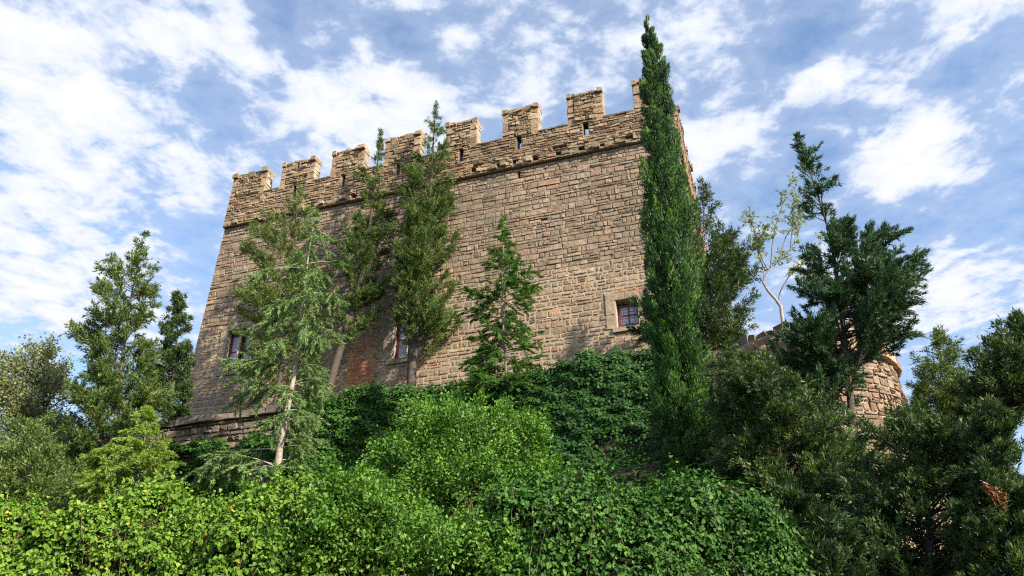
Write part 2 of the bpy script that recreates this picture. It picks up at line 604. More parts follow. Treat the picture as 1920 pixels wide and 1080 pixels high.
PAL_WALL = [(0.345, 0.250, 0.170, 6), (0.375, 0.280, 0.19, 4), (0.30, 0.22, 0.155, 3), (0.345, 0.23, 0.155, 2), (0.315, 0.26, 0.185, 3), (0.26, 0.195, 0.14, 1.2)]
PAL_TOP = [(0.39, 0.285, 0.175, 5), (0.33, 0.235, 0.145, 4), (0.28, 0.215, 0.14, 3), (0.34, 0.20, 0.13, 1.2), (0.37, 0.30, 0.20, 2)]
PAL_LOW = [(0.39, 0.28, 0.18, 5), (0.35, 0.235, 0.15, 4), (0.42, 0.32, 0.215, 3), (0.39, 0.24, 0.155, 2)]
PAL_BASTION = [(0.30, 0.215, 0.160, 5), (0.33, 0.245, 0.18, 4), (0.26, 0.185, 0.135, 3), (0.31, 0.26, 0.205, 2), (0.21, 0.15, 0.11, 1.5)]
PAL_GREY = [(0.20, 0.165, 0.125, 4), (0.25, 0.205, 0.155, 3), (0.155, 0.13, 0.10, 3), (0.24, 0.16, 0.11, 1)]
PAL_BRICK = [(0.50, 0.22, 0.11, 5), (0.54, 0.26, 0.14, 4), (0.46, 0.19, 0.10, 3), (0.52, 0.31, 0.19, 2)]


def stones_to(parent, singles, rest, mat, name='stone', rest_name='stone_facing'):
    """singles / rest: lists of (verts, tint)"""
    for V, t in singles:
        c = V.mean(0)
        F = [i for f in STONE_F for i in f]
        me = mesh_np(name, V - c, F, [len(f) for f in STONE_F], np.tile(np.array(t), (17, 1)))
        link_mesh(name, me, mat, parent, c)
    if rest:
        mb = MB()
        for V, t in rest:
            mb.add(V, STONE_F, t)
        o = mb.build(rest_name, mat, parent)
        o['kind'] = 'stuff'


Z = lambda z: z + EYE
CZ0, CZ_STR, CZ_CREN, CZ_TOP = 12.9, Z(24.30), Z(26.13), Z(27.80)
OVER = 0.17                                   # the parapet stands this much proud of the wall below


def left_edge(z):
    return -0.030 * (CZ_TOP - z)


MERLONS = [(-0.02, 2.12), (3.10, 5.10), (6.18, 8.05), (9.28, 11.28), (12.72, 14.38), (15.80, 17.62), (19.14, 20.86), (22.38, 24.0)]
SLOTS = [(3.95, 4.17), (6.86, 7.08), (10.0, 10.22), (13.47, 13.69), (16.5, 16.74), (19.84, 20.10)]
SLOT_Z = (Z(25.36), Z(26.26))
HOLES = [(14.15, 14.5, 24.52, 24.78), (15.2, 15.6, 24.5, 24.74), (16.28, 16.56, 24.5, 24.76), (17.3, 17.58, 24.42, 24.72), (18.45, 18.7, 24.46, 24.7),
         (18.3, 19.0, 24.86, 25.02), (19.55, 19.85, 24.48, 24.72), (21.7, 22.15, 24.56, 24.78), (20.6, 20.8, 24.46, 24.62), (5.1, 5.4, 24.45, 24.65), (7.6, 7.9, 24.45, 24.7)]
HOLES = [(a, b, Z(c), Z(d)) for a, b, c, d in HOLES]
WALL_HOLES = [(16.62, 17.0, Z(17.02), Z(17.16)), (16.5, 16.62, Z(23.7), Z(24.12)), (17.6, 17.9, Z(21.0), Z(21.12)), (8.9, 9.15, Z(22.0), Z(22.15))]
# opening of each window (s0, s1, z0, z1)
WIN_R = (20.70, 21.72, Z(14.97), Z(16.27))
WIN_M = (10.52, 11.92, Z(15.02), Z(17.1))
WIN_L = (1.42, 2.92, Z(15.66), Z(17.9))


def side_frame(s, d, z):
    """right side wall: along = backwards from the front right corner"""
    s, d, z = np.broadcast_arrays(np.asarray(s, float), np.asarray(d, float), np.asarray(z, float))
    return W3(WALL_W + d, -s, z)


def panel(mb_wall, s0, s1, z0, z1, d, openings, frame=W3, z_split=None, tint=(1, 1, 1)):
    """a flat skin with rectangular openings; each opening (s0,s1,z0,z1,depth) gets reveals and, unless depth is negative (a through slot), a back"""
    xs = sorted(set([s0, s1] + [v for o in openings for v in o[:2] if s0 < v < s1]))
    zs = sorted(set([z0, z1] + [v for o in openings for v in o[2:4] if z0 < v < z1]))
    for i in range(len(xs) - 1):
        for j in range(len(zs) - 1):
            cx, cz = (xs[i] + xs[i + 1]) / 2, (zs[j] + zs[j + 1]) / 2
            if any(o[0] < cx < o[1] and o[2] < cz < o[3] for o in openings):
                continue
            mb_wall.poly([frame(xs[i], d, zs[j]), frame(xs[i + 1], d, zs[j]), frame(xs[i + 1], d, zs[j + 1]), frame(xs[i], d, zs[j + 1])], tint)
    for o in openings:
        a, b, c, e, dep = o
        q = d - abs(dep)
        mb_wall.poly([frame(a, d, c), frame(a, d, e), frame(a, q, e), frame(a, q, c)], tint)
        mb_wall.poly([frame(b, d, c), frame(b, q, c), frame(b, q, e), frame(b, d, e)], tint)
        mb_wall.poly([frame(a, d, c), frame(a, q, c), frame(b, q, c), frame(b, d, c)], tint)
        mb_wall.poly([frame(a, d, e), frame(b, d, e), frame(b, q, e), frame(a, q, e)], tint)
        if dep > 0:
            mb_wall.poly([frame(a, q, c), frame(a, q, e), frame(b, q, e), frame(b, q, c)], tint)


def build_castle():
    rng = random.Random(11)
    base = W3(12, -6, CZ0)
    castle = empty('castle', base, 'brown stone castle with battlements standing above the trees', 'castle')
    PT = 0.52                                   # parapet thickness
    # --- wall core, lower part (pale repointed mortar) and upper part (dark open joints)
    zmid = Z(18.3)
    lo, up = MB(), MB()
    wins = [WIN_R, WIN_M, WIN_L]
    ops = [(*w, 0.9) for w in wins] + [(*h, 0.25) for h in WALL_HOLES]
    s00 = left_edge(CZ0)

    def sheared(s, d, z):
        s, d, z = np.broadcast_arrays(np.asarray(s, float), np.asarray(d, float), np.asarray(z, float))
        return W3(s + left_edge(z) * (1 - sstep(s, 0.0, 4.0)), d, z)
    panel(lo, 0.0, WALL_W, CZ0, zmid, 0.0, [o for o in ops if o[2] < zmid and o[3] <= zmid], sheared)
    # windows that reach above the change of mortar are closed by a taller lower skin
    lo.build('mortar_bed', M['mortar_pale'], castle)
    hi_ops = [o for o in ops if o[2] >= zmid]
    panel(up, 0.0, WALL_W, zmid, CZ_STR + 0.02, 0.0, hi_ops, sheared)
    # parapet skin stands proud; its underside is the dark line of the string course
    sl_ops = [(a, b, SLOT_Z[0], SLOT_Z[1], -PT) for a, b in SLOTS]
    panel(up, 0.0, WALL_W + OVER, CZ_STR, CZ_CREN, OVER, sl_ops + [(*h, 0.30) for h in HOLES], sheared)
    panel(up, 0.0, WALL_W, CZ_STR, CZ_CREN, OVER - PT, [(a, b, SLOT_Z[0], SLOT_Z[1], -0.001) for a, b in SLOTS], sheared)
    up.poly([sheared(0, OVER, CZ_STR), sheared(0, -0.05, CZ_STR), sheared(WALL_W, -0.05, CZ_STR), sheared(WALL_W + OVER, OVER, CZ_STR)])
    for (a, b) in [(MERLONS[i][1], MERLONS[i + 1][0]) for i in range(7)]:
        up.poly([W3(a, OVER, CZ_CREN), W3(b, OVER, CZ_CREN), W3(b, OVER - PT, CZ_CREN), W3(a, OVER - PT, CZ_CREN)])
    # left flank
    up.poly([sheared(0, 0, CZ0), sheared(0, 0, CZ_STR), sheared(0, -14, CZ_STR), sheared(0, -14, CZ0)])
    up.poly([sheared(0, OVER, CZ_STR), sheared(0, OVER, CZ_CREN), sheared(0, -14, CZ_CREN), sheared(0, -14, CZ_STR)])
    # right flank, back, walkway floor behind the parapet
    panel(up, 0.0, 14.0, CZ0, CZ_STR, 0.0, [], side_frame)
    side_h = [(x, x + 0.35, z, z + 0.5, 0.3) for x, z in ((1.5, Z(23.2)), (3.2, Z(22.2)), (4.6, Z(23.4)), (6.0, Z(22.0)))]
    panel(up, -OVER, 14.0, CZ_STR, CZ_CREN, OVER, [], side_frame)
    up.poly([side_frame(0, OVER, CZ_STR), side_frame(14, OVER, CZ_STR), side_frame(14, -0.05, CZ_STR), side_frame(0, -0.05, CZ_STR)])
    panel(up, 0.4, 14.0, CZ_STR, CZ_CREN, OVER - PT, [], side_frame)
    up.poly([side_frame(0.0, OVER, CZ_CREN), side_frame(0.0, OVER - PT, CZ_CREN), side_frame(14, OVER - PT, CZ_CREN), side_frame(14, OVER, CZ_CREN)])
    up.poly([W3(0, -14, CZ0), W3(0, -14, CZ_CREN), W3(WALL_W, -14, CZ_CREN), W3(WALL_W, -14, CZ0)])
    up.poly([W3(0.2, -0.2, CZ_STR + 0.3), W3(WALL_W - 0.2, -0.2, CZ_STR + 0.3), W3(WALL_W - 0.2, -13.8, CZ_STR + 0.3), W3(0.2, -13.8, CZ_STR + 0.3)])
    up.build('wall_core', M['mortar_dark'], castle)

    # --- facing stones of the front wall
    BR = (8.42, 9.74, CZ0 + 0.2, Z(16.35))     # the bricked-up doorway
    pad = lambda w, a, b, c, e: (w[0] - a, w[1] + b, w[2] - c, w[3] + e)
    blocks = [pad(WIN_R, .36, .36, .22, .36), pad(WIN_M, .62, .45, .25, .4), pad(WIN_L, .30, .30, .22, .3), BR] + WALL_HOLES
    rects = []
    for r in courses(left_edge, lambda z: WALL_W, CZ0, zmid, rng, 0.25, 0.40, blocks, 0.20):
        rects.append((r, PAL_LOW if rng.random() < 0.6 else PAL_WALL, 0.028, 0.026, 0.0))
    for r in courses(left_edge, lambda z: WALL_W, zmid, CZ_STR - 0.03, rng, 0.24, 0.38, blocks, 0.16):
        rects.append((r, PAL_WALL, 0.034, 0.009, 0.0))
    pblocks = [(a, b, SLOT_Z[0], SLOT_Z[1]) for a, b in SLOTS] + HOLES
    for r in courses(lambda z: left_edge(z), lambda z: WALL_W + OVER, CZ_STR, CZ_CREN, rng, 0.18, 0.36, pblocks, 0.2):
        rects.append((r, PAL_TOP, 0.055, 0.008, OVER))
    items = []
    for (r, pal, prot, gap, d) in rects:
        V = stone_verts(*r, rng, prot, d, W3, gap)
        big = (r[1] - r[0]) * (r[3] - r[2])
        seen = 1.0 if (r[0] > 12.8 and r[1] < 22.6) else (0.75 if r[0] < 1.8 and r[2] > Z(18) else 0.35)
        items.append((big * seen, V, stone_tint(rng, pal)))
    # side wall stones
    for r in courses(lambda z: 0.0, lambda z: 13.0, Z(14), CZ_STR - 0.03, rng, 0.30, 0.60, [], 0.1):
        items.append((0.0, stone_verts(*r, rng, 0.05, 0.0, side_frame, 0.012), stone_tint(rng, PAL_WALL)))
    for r in courses(lambda z: -OVER, lambda z: 13.0, CZ_STR, CZ_CREN, rng, 0.22, 0.45, [], 0.1):
        items.append((0.0, stone_verts(*r, rng, 0.06, OVER, side_frame, 0.010), stone_tint(rng, PAL_TOP)))
    items.sort(key=lambda t: -t[0])
    stones_to(castle, [(v, t) for _, v, t in items[:300]], [(v, t) for _, v, t in items[300:]], M['stone'])

    # --- merlons
    def merlon(a, b, frame, thick, hop, ends=True, caps=True):
        mb = MB()
        z0, z1 = CZ_CREN, CZ_TOP + hop
        d0, d1 = OVER - thick, OVER
        # core
        for pts in ([(a, d1, z0), (b, d1, z0), (b, d1, z1), (a, d1, z1)], [(a, d0, z0), (a, d0, z1), (b, d0, z1), (b, d0, z0)],
                    [(a, d0, z0), (a, d1, z0), (a, d1, z1), (a, d0, z1)], [(b, d0, z0), (b, d0, z1), (b, d1, z1), (b, d1, z0)],
                    [(a, d0, z1), (a, d1, z1), (b, d1, z1), (b, d0, z1)]):
            mb.poly([frame(*p) for p in pts], (0.10, 0.08, 0.06))
        for r in courses(lambda z: a + 0.30, lambda z: b - 0.30, z0, z1 - 0.02, rng, 0.17, 0.30, [], 0.15):
            mb.add(stone_verts(*r, rng, 0.07, d1, frame, 0.008), STONE_F, stone_tint(rng, PAL_TOP))
        for (x0, x1) in ((a - 0.03, a + 0.32), (b - 0.32, b + 0.03)):        # squared quoins
            for r in courses(lambda z: x0, lambda z: x1 + rng.uniform(-.1, .12) * (1 if x0 < a else 0), z0 - 0.1, z1 - 0.2, rng, 0.36, 0.6, [], 0.0):
                x_a, x_b = (r[0], r[1] + rng.uniform(0, .2)) if x0 < a else (r[0] - rng.uniform(0, .2), r[1])
                mb.add(stone_verts(x_a, x_b, r[2], r[3], rng, 0.055, d1, frame, 0.008), STONE_F, stone_tint(rng, PAL_LOW))
        # dressed end faces, sunlight partly put into their paler tint
        for (x, sg) in ((b + 0.0, 1), (a - 0.0, -1)):
            ef = lambda s, d, z, x=x, sg=sg: frame(x + sg * np.asarray(d), d1 - np.asarray(s), z)
            for r in courses(lambda z: -0.02, lambda z: thick, z0, z1 - 0.02, rng, 0.34, 0.6, [], 0.0):
                mb.add(stone_verts(*r, rng, 0.035, 0.0, ef, 0.006), STONE_F, tuple(np.array((0.44, 0.37, 0.27)) * rng.uniform(.85, 1.12)))
        # ragged top course
        x = a + 0.2
        while x < b - 0.25:
            w = rng.uniform(0.14, 0.32)
            mb.wbox(x, min(x + w - .01, b - .1), d0 + .02, d1 + 0.05, z1 - 0.03, z1 + rng.uniform(0.02, 0.13), stone_tint(rng, PAL_TOP), 0.02, rng, frame)
            x += w
        m = mb.build('merlon', M['stone'], castle)
        if caps:
            for (x0, x1) in ((a - 0.035, a + 0.22 + rng.uniform(-.06, .10)), (b - 0.27 + rng.uniform(-.10, .06), b + 0.035)):
                cb = MB()
                dz = rng.uniform(-0.02, 0.06)
                cb.wbox(x0, x1, d0 - 0.02, d1 + 0.13 + rng.uniform(-.06, .06), z1 - 0.18 + dz, z1 + 0.07 + dz, stone_tint(rng, PAL_TOP), 0.022, rng, frame)
                cb.build('cap_stone', M['stone'], m)
    for i, (a, b) in enumerate(MERLONS):
        merlon(a, b, W3, PT, [-.12, -.10, -.08, 0.02, 0.06, 0.12, 0.14, 0.10][i])
    for a in (2.1, 5.4, 8.7):
        merlon(a, a + 1.9, side_frame, PT, 0.05)
    # thin dark coping slabs on the crenels
    for i in range(7):
        a, b = MERLONS[i][1], MERLONS[i + 1][0]
        x = a + 0.02
        while x < b - 0.1:
            w = min(rng.uniform(0.3, 0.55), b - 0.02 - x)
            mb = MB()
            mb.wbox(x, x + w - .01, OVER - PT, OVER + 0.08, CZ_CREN + 0.004, CZ_CREN + 0.07 + rng.uniform(0, .03), stone_tint(rng, PAL_GREY), 0.01, rng)
            mb.build('coping_slab', M['stone'], castle)
            x += w
    # broken corbel stubs along the string course
    for s in np.concatenate([np.arange(14.6, 23.2, 0.62), np.arange(0.6, 9, 1.3)]):
        s = s + rng.uniform(-.12, .12)
        if any(h[0] - .1 < s + .12 and s < h[1] + .1 for h in HOLES) and rng.random() < .7:
            continue
        mb = MB()
        zz = CZ_STR + rng.uniform(0.03, 0.16)
        mb.wbox(s, s + rng.uniform(.2, .42), OVER - .1, OVER + rng.uniform(0.10, 0.22), zz, zz + rng.uniform(0.13, 0.25), stone_tint(rng, PAL_TOP), 0.03, rng)
        mb.build('corbel_stub', M['stone'], castle)

    # --- the right hand window: dressed surround, red casement, iron grille
    def window(w, su, tall, name_label):
        a, b, c, e = w
        l, r, bt, tp = su
        mb = MB()
        o1 = 0.05
        ins = 0.42
        T_ = lambda: tuple(np.array((0.345, 0.270, 0.190)) * rng.uniform(.88, 1.1))
        nj = 2 if not tall else 4
        for k in range(nj):
            z0, z1 = c + (e - c) * k / nj + .004, c + (e - c) * (k + 1) / nj - .004
            for (x0, x1) in ((a - l + rng.uniform(-.03, .03), a), (b, b + r + rng.uniform(-.03, .03))):
                mb.wbox(x0, x1, -0.30, o1 + rng.uniform(-.012, .012), z0, z1, T_(), .006, rng)
        m1 = (a + b) / 2 + rng.uniform(-.15, .15)
        mb.wbox(a - l, m1 - .004, -0.30, o1 + .012, e + .002, e + tp, T_(), .008, rng)
        mb.wbox(m1 + .004, b + r, -0.30, o1 + .016, e + .002, e + tp, T_(), .008, rng)
        mb.wbox(a - l * .35, b + r * .35, -0.30, o1 + .05, c - bt, c - .002, T_(), .008, rng)
        win = mb.build('window', M['surround'], castle)
        tag(win, name_label)
        # inner reveals on both jambs, sunlight put into their pale colour
        for x in (a + .002, b - .055):
            rv = MB()
            rv.wbox(x, x + .053, -0.30, o1 - .012, c + .002, e - .002)
            rv.build('reveal', M['pale_lit'], win)
        bk = MB()
        bk.poly([W3(a, -0.62, c), W3(b, -0.62, c), W3(b, -0.62, e), W3(a, -0.62, e)])
        bk.build('room_interior', M['dark_room'], win)
        lights = [(a + .07, b - .07)] if not tall else [(a + .07, (a + b) / 2 - .06), ((a + b) / 2 + .06, b - .07)]
        for (p, q) in lights:
            fr = MB()
            t = 0.075
            hz = c + .06
            he = e - (.10 if not tall else .12)
            fr.wbox(p, p + t, -0.42, -0.34, hz, he); fr.wbox(q - t, q, -0.42, -0.34, hz, he)
            fr.wbox(p + t, q - t, -0.415, -0.345, hz, hz + t * 2.2); fr.wbox(p + t, q - t, -0.415, -0.345, he - t, he)
            zz = hz + (he - hz) * .55
            fr.wbox(p + t, q - t, -0.412, -0.348, zz, zz + .05)
            if not tall:
                fr.wbox((p + q) / 2 - .02, (p + q) / 2 + .02, -0.409, -0.351, hz + t * 2.2, he - t)
            frame = fr.build('casement', M['red_paint'], win)
            for (z0, z1) in ((hz + t * 2.2, zz), (zz + .05, he - t)):
                halves = [(p + t, q - t)] if tall else [(p + t, (p + q) / 2 - .02), ((p + q) / 2 + .02, q - t)]
                for (h0, h1) in halves:
                    g = MB()
                    g.poly([W3(h0, -.385, z0), W3(h1, -.385, z0), W3(h1, -.378, z1), W3(h0, -.378, z1)])
                    g.build('pane', M['glass'], win)
        if not tall:
            for k in range(3):
                g = MB()
                s = a + (b - a) * (k + 1) / 4
                g.wbox(s - .012, s + .012, -0.22, -0.195, c, e)
                g.build('grille_bar', M['iron'], win)
            for k in range(4):
                g = MB()
                z = c + (e - c) * (k + .7) / 4.4
                g.wbox(a + .05, b - .05, -0.225, -0.20, z - .01, z + .01)
                g.build('grille_bar', M['iron'], win)
            lt = MB()   # the little carved ogee under the lintel
            m_ = (a + b) / 2
            lt.poly([W3(m_ - .22, o1 + .014, e + .003), W3(m_, o1 + .014, e + .10), W3(m_ + .22, o1 + .014, e + .003)])
            lt.build('carved_ogee', M['mortar_dark'], win)
        else:
            cl = MB()
            m_ = (a + b) / 2
            for (z0, z1, r0, r1) in ((c, c + .12, .10, .10), (c + .12, c + .2, .085, .055), (c + .2, e - .3, .052, .048), (e - .3, e - .16, .055, .11), (e - .16, e, .12, .12)):
                K = 10
                A = [(m_ + r0 * math.cos(t * 2 * math.pi / K), -.10 + r0 * math.sin(t * 2 * math.pi / K), z0) for t in range(K)]
                B = [(m_ + r1 * math.cos(t * 2 * math.pi / K), -.10 + r1 * math.sin(t * 2 * math.pi / K), z1) for t in range(K)]
                cl.add([W3(*p) for p in A + B], [(t, (t + 1) % K, (t + 1) % K + K, t + K) for t in range(K)] + [tuple(range(K))[::-1], tuple(range(K, 2 * K))])
            cl.build('colonnette', M['pale_lit'], win)
    window(WIN_R, (.36, .36, .2, .34), False, 'barred window with red casement in a smooth stone surround')
    window(WIN_M, (.62, .42, .22, .36), True, 'red window with a white colonnette beside the brick patch')
    window(WIN_L, (.28, .28, .2, .26), True, 'tall red window with colonnette near the left corner')
    # thin brick relieving course over the right window
    for k in range(9):
        mb = MB()
        s = 20.75 + k * .15
        mb.wbox(s, s + .14, -.02, .055, WIN_R[3] + .37, WIN_R[3] + .43, stone_tint(rng, PAL_BRICK), .004, rng)
        mb.build('brick', M['brick'], castle)
    # bricked-up doorway
    pan = MB()
    pan.poly([W3(BR[0], .004, BR[2]), W3(BR[1], .004, BR[2]), W3(BR[1], .004, BR[3]), W3(BR[0], .004, BR[3])], (.40, .27, .18))
    patch = pan.build('brick_patch', M['brick'], castle)
    patch['label'] = 'doorway bricked up with orange brick'
    z = BR[2]
    row = 0
    while z < BR[3] - .03:
        low = z < Z(14.75)
        h = .095 if low else .21
        w = .29 if low else .34
        s = BR[0] - (w / 2 if row % 2 else 0)
        tz = (z - Z(14.75)) / (BR[3] - Z(14.75))
        while s < BR[1] - .02:
            s0, s1 = max(s, BR[0]) + .006, min(s + w, BR[1]) - .006
            if s1 - s0 > .05:
                t = np.array(stone_tint(rng, PAL_BRICK))
                if not low:
                    t = t * (1 - max(0, min(.8, tz))) + np.array((.36, .25, .17)) * max(0, min(.8, tz))
                mb = MB()
                mb.wbox(s0, s1, -.02, rng.uniform(.022, .032), z + .006, z + h - .006, tuple(t), .002, rng)
                mb.build('brick', M['brick'], patch)
            s += w
        z += h
        row += 1


build_castle()


# --- terrace retaining wall
def build_terrace_wall():
    rng = random.Random(5)
    s0 = PW(290, 820, TERRACE_D)[0]
    t = empty('retaining_wall', W3(s0, TERRACE_D, 9.0), 'grey rubble retaining wall with a ledge below the castle left corner', 'wall')
    zt = 13.15
    d1 = 4.15
    core = MB()
    core.wbox(s0, 26.0, TERRACE_D, d1, 8.4, zt - .06)
    core.wbox(s0, s0 + .55, -10, TERRACE_D - .002, 7.0, zt - .05)
    core.build('wall_core', M['mortar_dark'], t)
    items = []
    for r in courses(lambda z: s0, lambda z: 9.0, 8.9, zt - .3, rng, 0.24, 0.42, [], .25):
        items.append((stone_verts(*r, rng, .09, d1, W3, .018), stone_tint(rng, PAL_GREY)))
    stones_to(t, items[-230:], items[:-230], M['stone'])
    x = s0 - .1
    while x < 9:
        w = rng.uniform(.6, 1.1)
        mb = MB()
        mb.wbox(x, x + w - .015, TERRACE_D + .05, d1 + .20 + rng.uniform(-.04, .06), zt - .28, zt - .02 + rng.uniform(-.02, .05), stone_tint(rng, PAL_GREY), .03, rng)
        mb.build('ledge_slab', M['stone'], t)
        x += w


build_terrace_wall()


# --- round bastion on the right
BAST_C = np.array([8.55, 21.6])
BAST_R = 2.36
BAST_TOP = 11.75


def bast_frame(s, d, z):
    s, d, z = np.broadcast_arrays(np.asarray(s, float), np.asarray(d, float), np.asarray(z, float))
    r = BAST_R + d + 0.11 * np.clip(BAST_TOP - 1.0 - z, 0, None)
    a = s / BAST_R
    return np.stack([BAST_C[0] + r * np.sin(a), BAST_C[1] - r * np.cos(a), z], -1)


def build_bastion():
    rng = random.Random(21)
    z0 = float(ground(*BAST_C)) - 1.5
    b = empty('round_bastion', (BAST_C[0], BAST_C[1], z0), 'round pink stone bastion behind the conifers at the right', 'tower')
    K = 56
    zs = [z0, z0 + 2.5, BAST_TOP - 1.0, BAST_TOP - 0.25]
    mb = MB()
    L = 2 * math.pi * BAST_R
    for i in range(3):
        for k in range(K):
            a, c = L * k / K, L * (k + 1) / K
            mb.poly([bast_frame(a, 0, zs[i]), bast_frame(c, 0, zs[i]), bast_frame(c, 0, zs[i + 1]), bast_frame(a, 0, zs[i + 1])])
    mb.poly([bast_frame(L * k / K, 0, zs[3]) for k in range(K)])
    mb.build('wall_core', M['mortar_pale'], b)
    half = L * .29
    items, back = [], []
    for r in courses(lambda z: -L / 2, lambda z: L / 2, z0 + .5, BAST_TOP - 1.05, rng, .17, .27, [], .3):
        st = (stone_verts(*r, rng, .05, 0, bast_frame, .007), stone_tint(rng, PAL_BASTION))
        vis = -half < (r[0] + r[1]) / 2 < half * 1.05 and r[2] > 6.0
        (items if vis else back).append((st, (r[1] - r[0]) * (r[3] - r[2])))
    items.sort(key=lambda q: -q[1])
    stones_to(b, [q[0] for q in items[:260]], [q[0] for q in items[260:]] + [q[0] for q in back], M['bastion'])
    # cornice of bricks on end
    n = 92
    for k in range(n):
        a = L * k / n
        if not (a < half * 1.3 or a > L - half * 1.3):
            continue
        m = MB()
        t = stone_tint(rng, [(0.50, 0.33, 0.20, 3), (0.55, 0.38, 0.24, 3), (0.46, 0.27, 0.16, 2)])
        zz = BAST_TOP - 1.0
        m.wbox(a, a + L / n - .022, -.05, .20 + rng.uniform(-.02, .02), zz, zz + .24, t, .006, rng, bast_frame)
        m.build('cornice_brick', M['brick'], b)
    # sloping weathered cap with rough stones
    k = 0
    for ring, (zz, dd, hh) in enumerate(((BAST_TOP - .75, .10, .22), (BAST_TOP - .53, .02, .22), (BAST_TOP - .31, -.08, .28))):
        x = -half * 1.3
        while x < half * 1.3:
            w = rng.uniform(.14, .34)
            m = MB()
            m.wbox(x, x + w - .02, -.35, dd + rng.uniform(-.04, .05), zz, zz + hh + (rng.uniform(-.03, .05) if ring == 2 else -.012), stone_tint(rng, PAL_GREY if ring == 2 else PAL_TOP), .04, rng, bast_frame)
            m.build('cap_stone', M['stone'], b)
            x += w


build_bastion()

# ------------------------------------------------------------------ foliage machinery
def unit(v):
    return v / np.maximum(np.linalg.norm(v, axis=-1, keepdims=True), 1e-9)


class Leaves:
    def __init__(self):
        self.c, self.d, self.n, self.l, self.w, self.t = [], [], [], [], [], []

    def add(self, c, d, n, l, w, t):
        k = len(c)
        self.c.append(c); self.d.append(d); self.n.append(n)
        self.l.append(np.broadcast_to(l, (k,))); self.w.append(np.broadcast_to(w, (k,))); self.t.append(np.broadcast_to(t, (k,)))

    def arrays(self, keep=None):
        A = [np.concatenate(x) for x in (self.c, self.d, self.n, self.l, self.w, self.t)]
        if keep is not None:
            k = keep(A[0])
            A = [a[k] for a in A]
        return A

    def build(self, name, mat, parent, mode='tri', keep=None, arrays=None):
        c, d, n, l, w, t = arrays if arrays is not None else self.arrays(keep)
        d = unit(d)
        side = unit(np.cross(d, n))
        up = np.cross(side, d)
        L, Wd = l[:, None], w[:, None]
        org = np.array(parent.location) if parent is not None else np.zeros(3)
        c = c - org
        if mode == 'tri':
            V = np.stack([c + side * Wd * .5, c + d * L, c - side * Wd * .5], 1)
            T = np.array([0, 1, 2])
        elif mode == 'diamond':
            V = np.stack([c, c + d * L * .5 + side * Wd * .5 - up * Wd * .12, c + d * L, c + d * L * .5 - side * Wd * .5 - up * Wd * .12], 1)
            T = np.array([0, 1, 2, 0, 2, 3])
        else:
            V = np.stack([c, c + d * L * .22 + side * Wd * .5 + up * Wd * .10, c + d * L * .62 + side * Wd * .36 + up * Wd * .05, c + d * L - up * L * .12,
                          c + d * L * .62 - side * Wd * .36 + up * Wd * .05, c + d * L * .22 - side * Wd * .5 + up * Wd * .10], 1)
            T = np.array([0, 1, 2, 0, 2, 3, 0, 3, 4, 0, 4, 5])
        k = V.shape[1]
        F = (np.arange(len(c))[:, None] * k + T[None, :]).ravel()
        me = mesh_np(name, V.reshape(-1, 3), F, np.full(len(F) // 3, 3), np.repeat(t, k))
        return link_mesh(name, me, mat, parent, org)


def tube(paths, radii, sides=6):
    """paths: list of (k,3); radii: list of (k,)"""
    VV, FF, b = [], [], 0
    ang = np.arange(sides) * 2 * math.pi / sides
    for P, R in zip(paths, radii):
        P = np.asarray(P, float)
        k = len(P)
        tg = unit(np.gradient(P, axis=0))
        ref = np.where(np.abs(tg[:, 2:3]) > .9, np.array([[1., 0, 0]]), np.array([[0, 0, 1.]]))
        a = unit(np.cross(tg, ref))
        c = np.cross(tg, a)
        ring = P[:, None, :] + np.asarray(R)[:, None, None] * (np.cos(ang)[None, :, None] * a[:, None, :] + np.sin(ang)[None, :, None] * c[:, None, :])
        VV.append(ring.reshape(-1, 3))
        i = np.arange(k - 1)[:, None] * sides + np.arange(sides)[None, :]
        j = np.arange(k - 1)[:, None] * sides + (np.arange(sides)[None, :] + 1) % sides
        FF.append((np.stack([i, j, j + sides, i + sides], -1) + b).reshape(-1, 4))
        b += k * sides
    V, F = np.concatenate(VV), np.concatenate(FF)
    return V, F


def tube_obj(name, paths, radii, mat, parent, sides=6):
    V, F = tube(paths, radii, sides)
    org = np.array(parent.location)
    me = mesh_np(name, V - org, F.ravel(), np.full(len(F), 4), None, True)
    return link_mesh(name, me, mat, parent, org)


def px_path(pts, Y):
    return np.array([PY(x, y, Y) for x, y in pts])


def resample(P, n, wob=0.0, rng=None):
    P = np.asarray(P, float)
    L = np.concatenate([[0], np.cumsum(np.linalg.norm(np.diff(P, axis=0), axis=1))])
    u = np.linspace(0, L[-1], n)
    Q = np.stack([np.interp(u, L, P[:, k]) for k in range(3)], 1)
    if wob:
        ph = rng.uniform(0, 6.28, 4)
        f = np.linspace(0, 1, n)
        Q[:, 0] += wob * (np.sin(f * 9 + ph[0]) - math.sin(ph[0])) * .5
        Q[:, 1] += wob * (np.sin(f * 7 + ph[1]) - math.sin(ph[1])) * .5
    return Q


def in_front_of_castle(P):
    s, d = to_sd(P[:, 0], P[:, 1])
    return (d > 0.22) | (s > WALL_W + .3) | (s < -0.8)


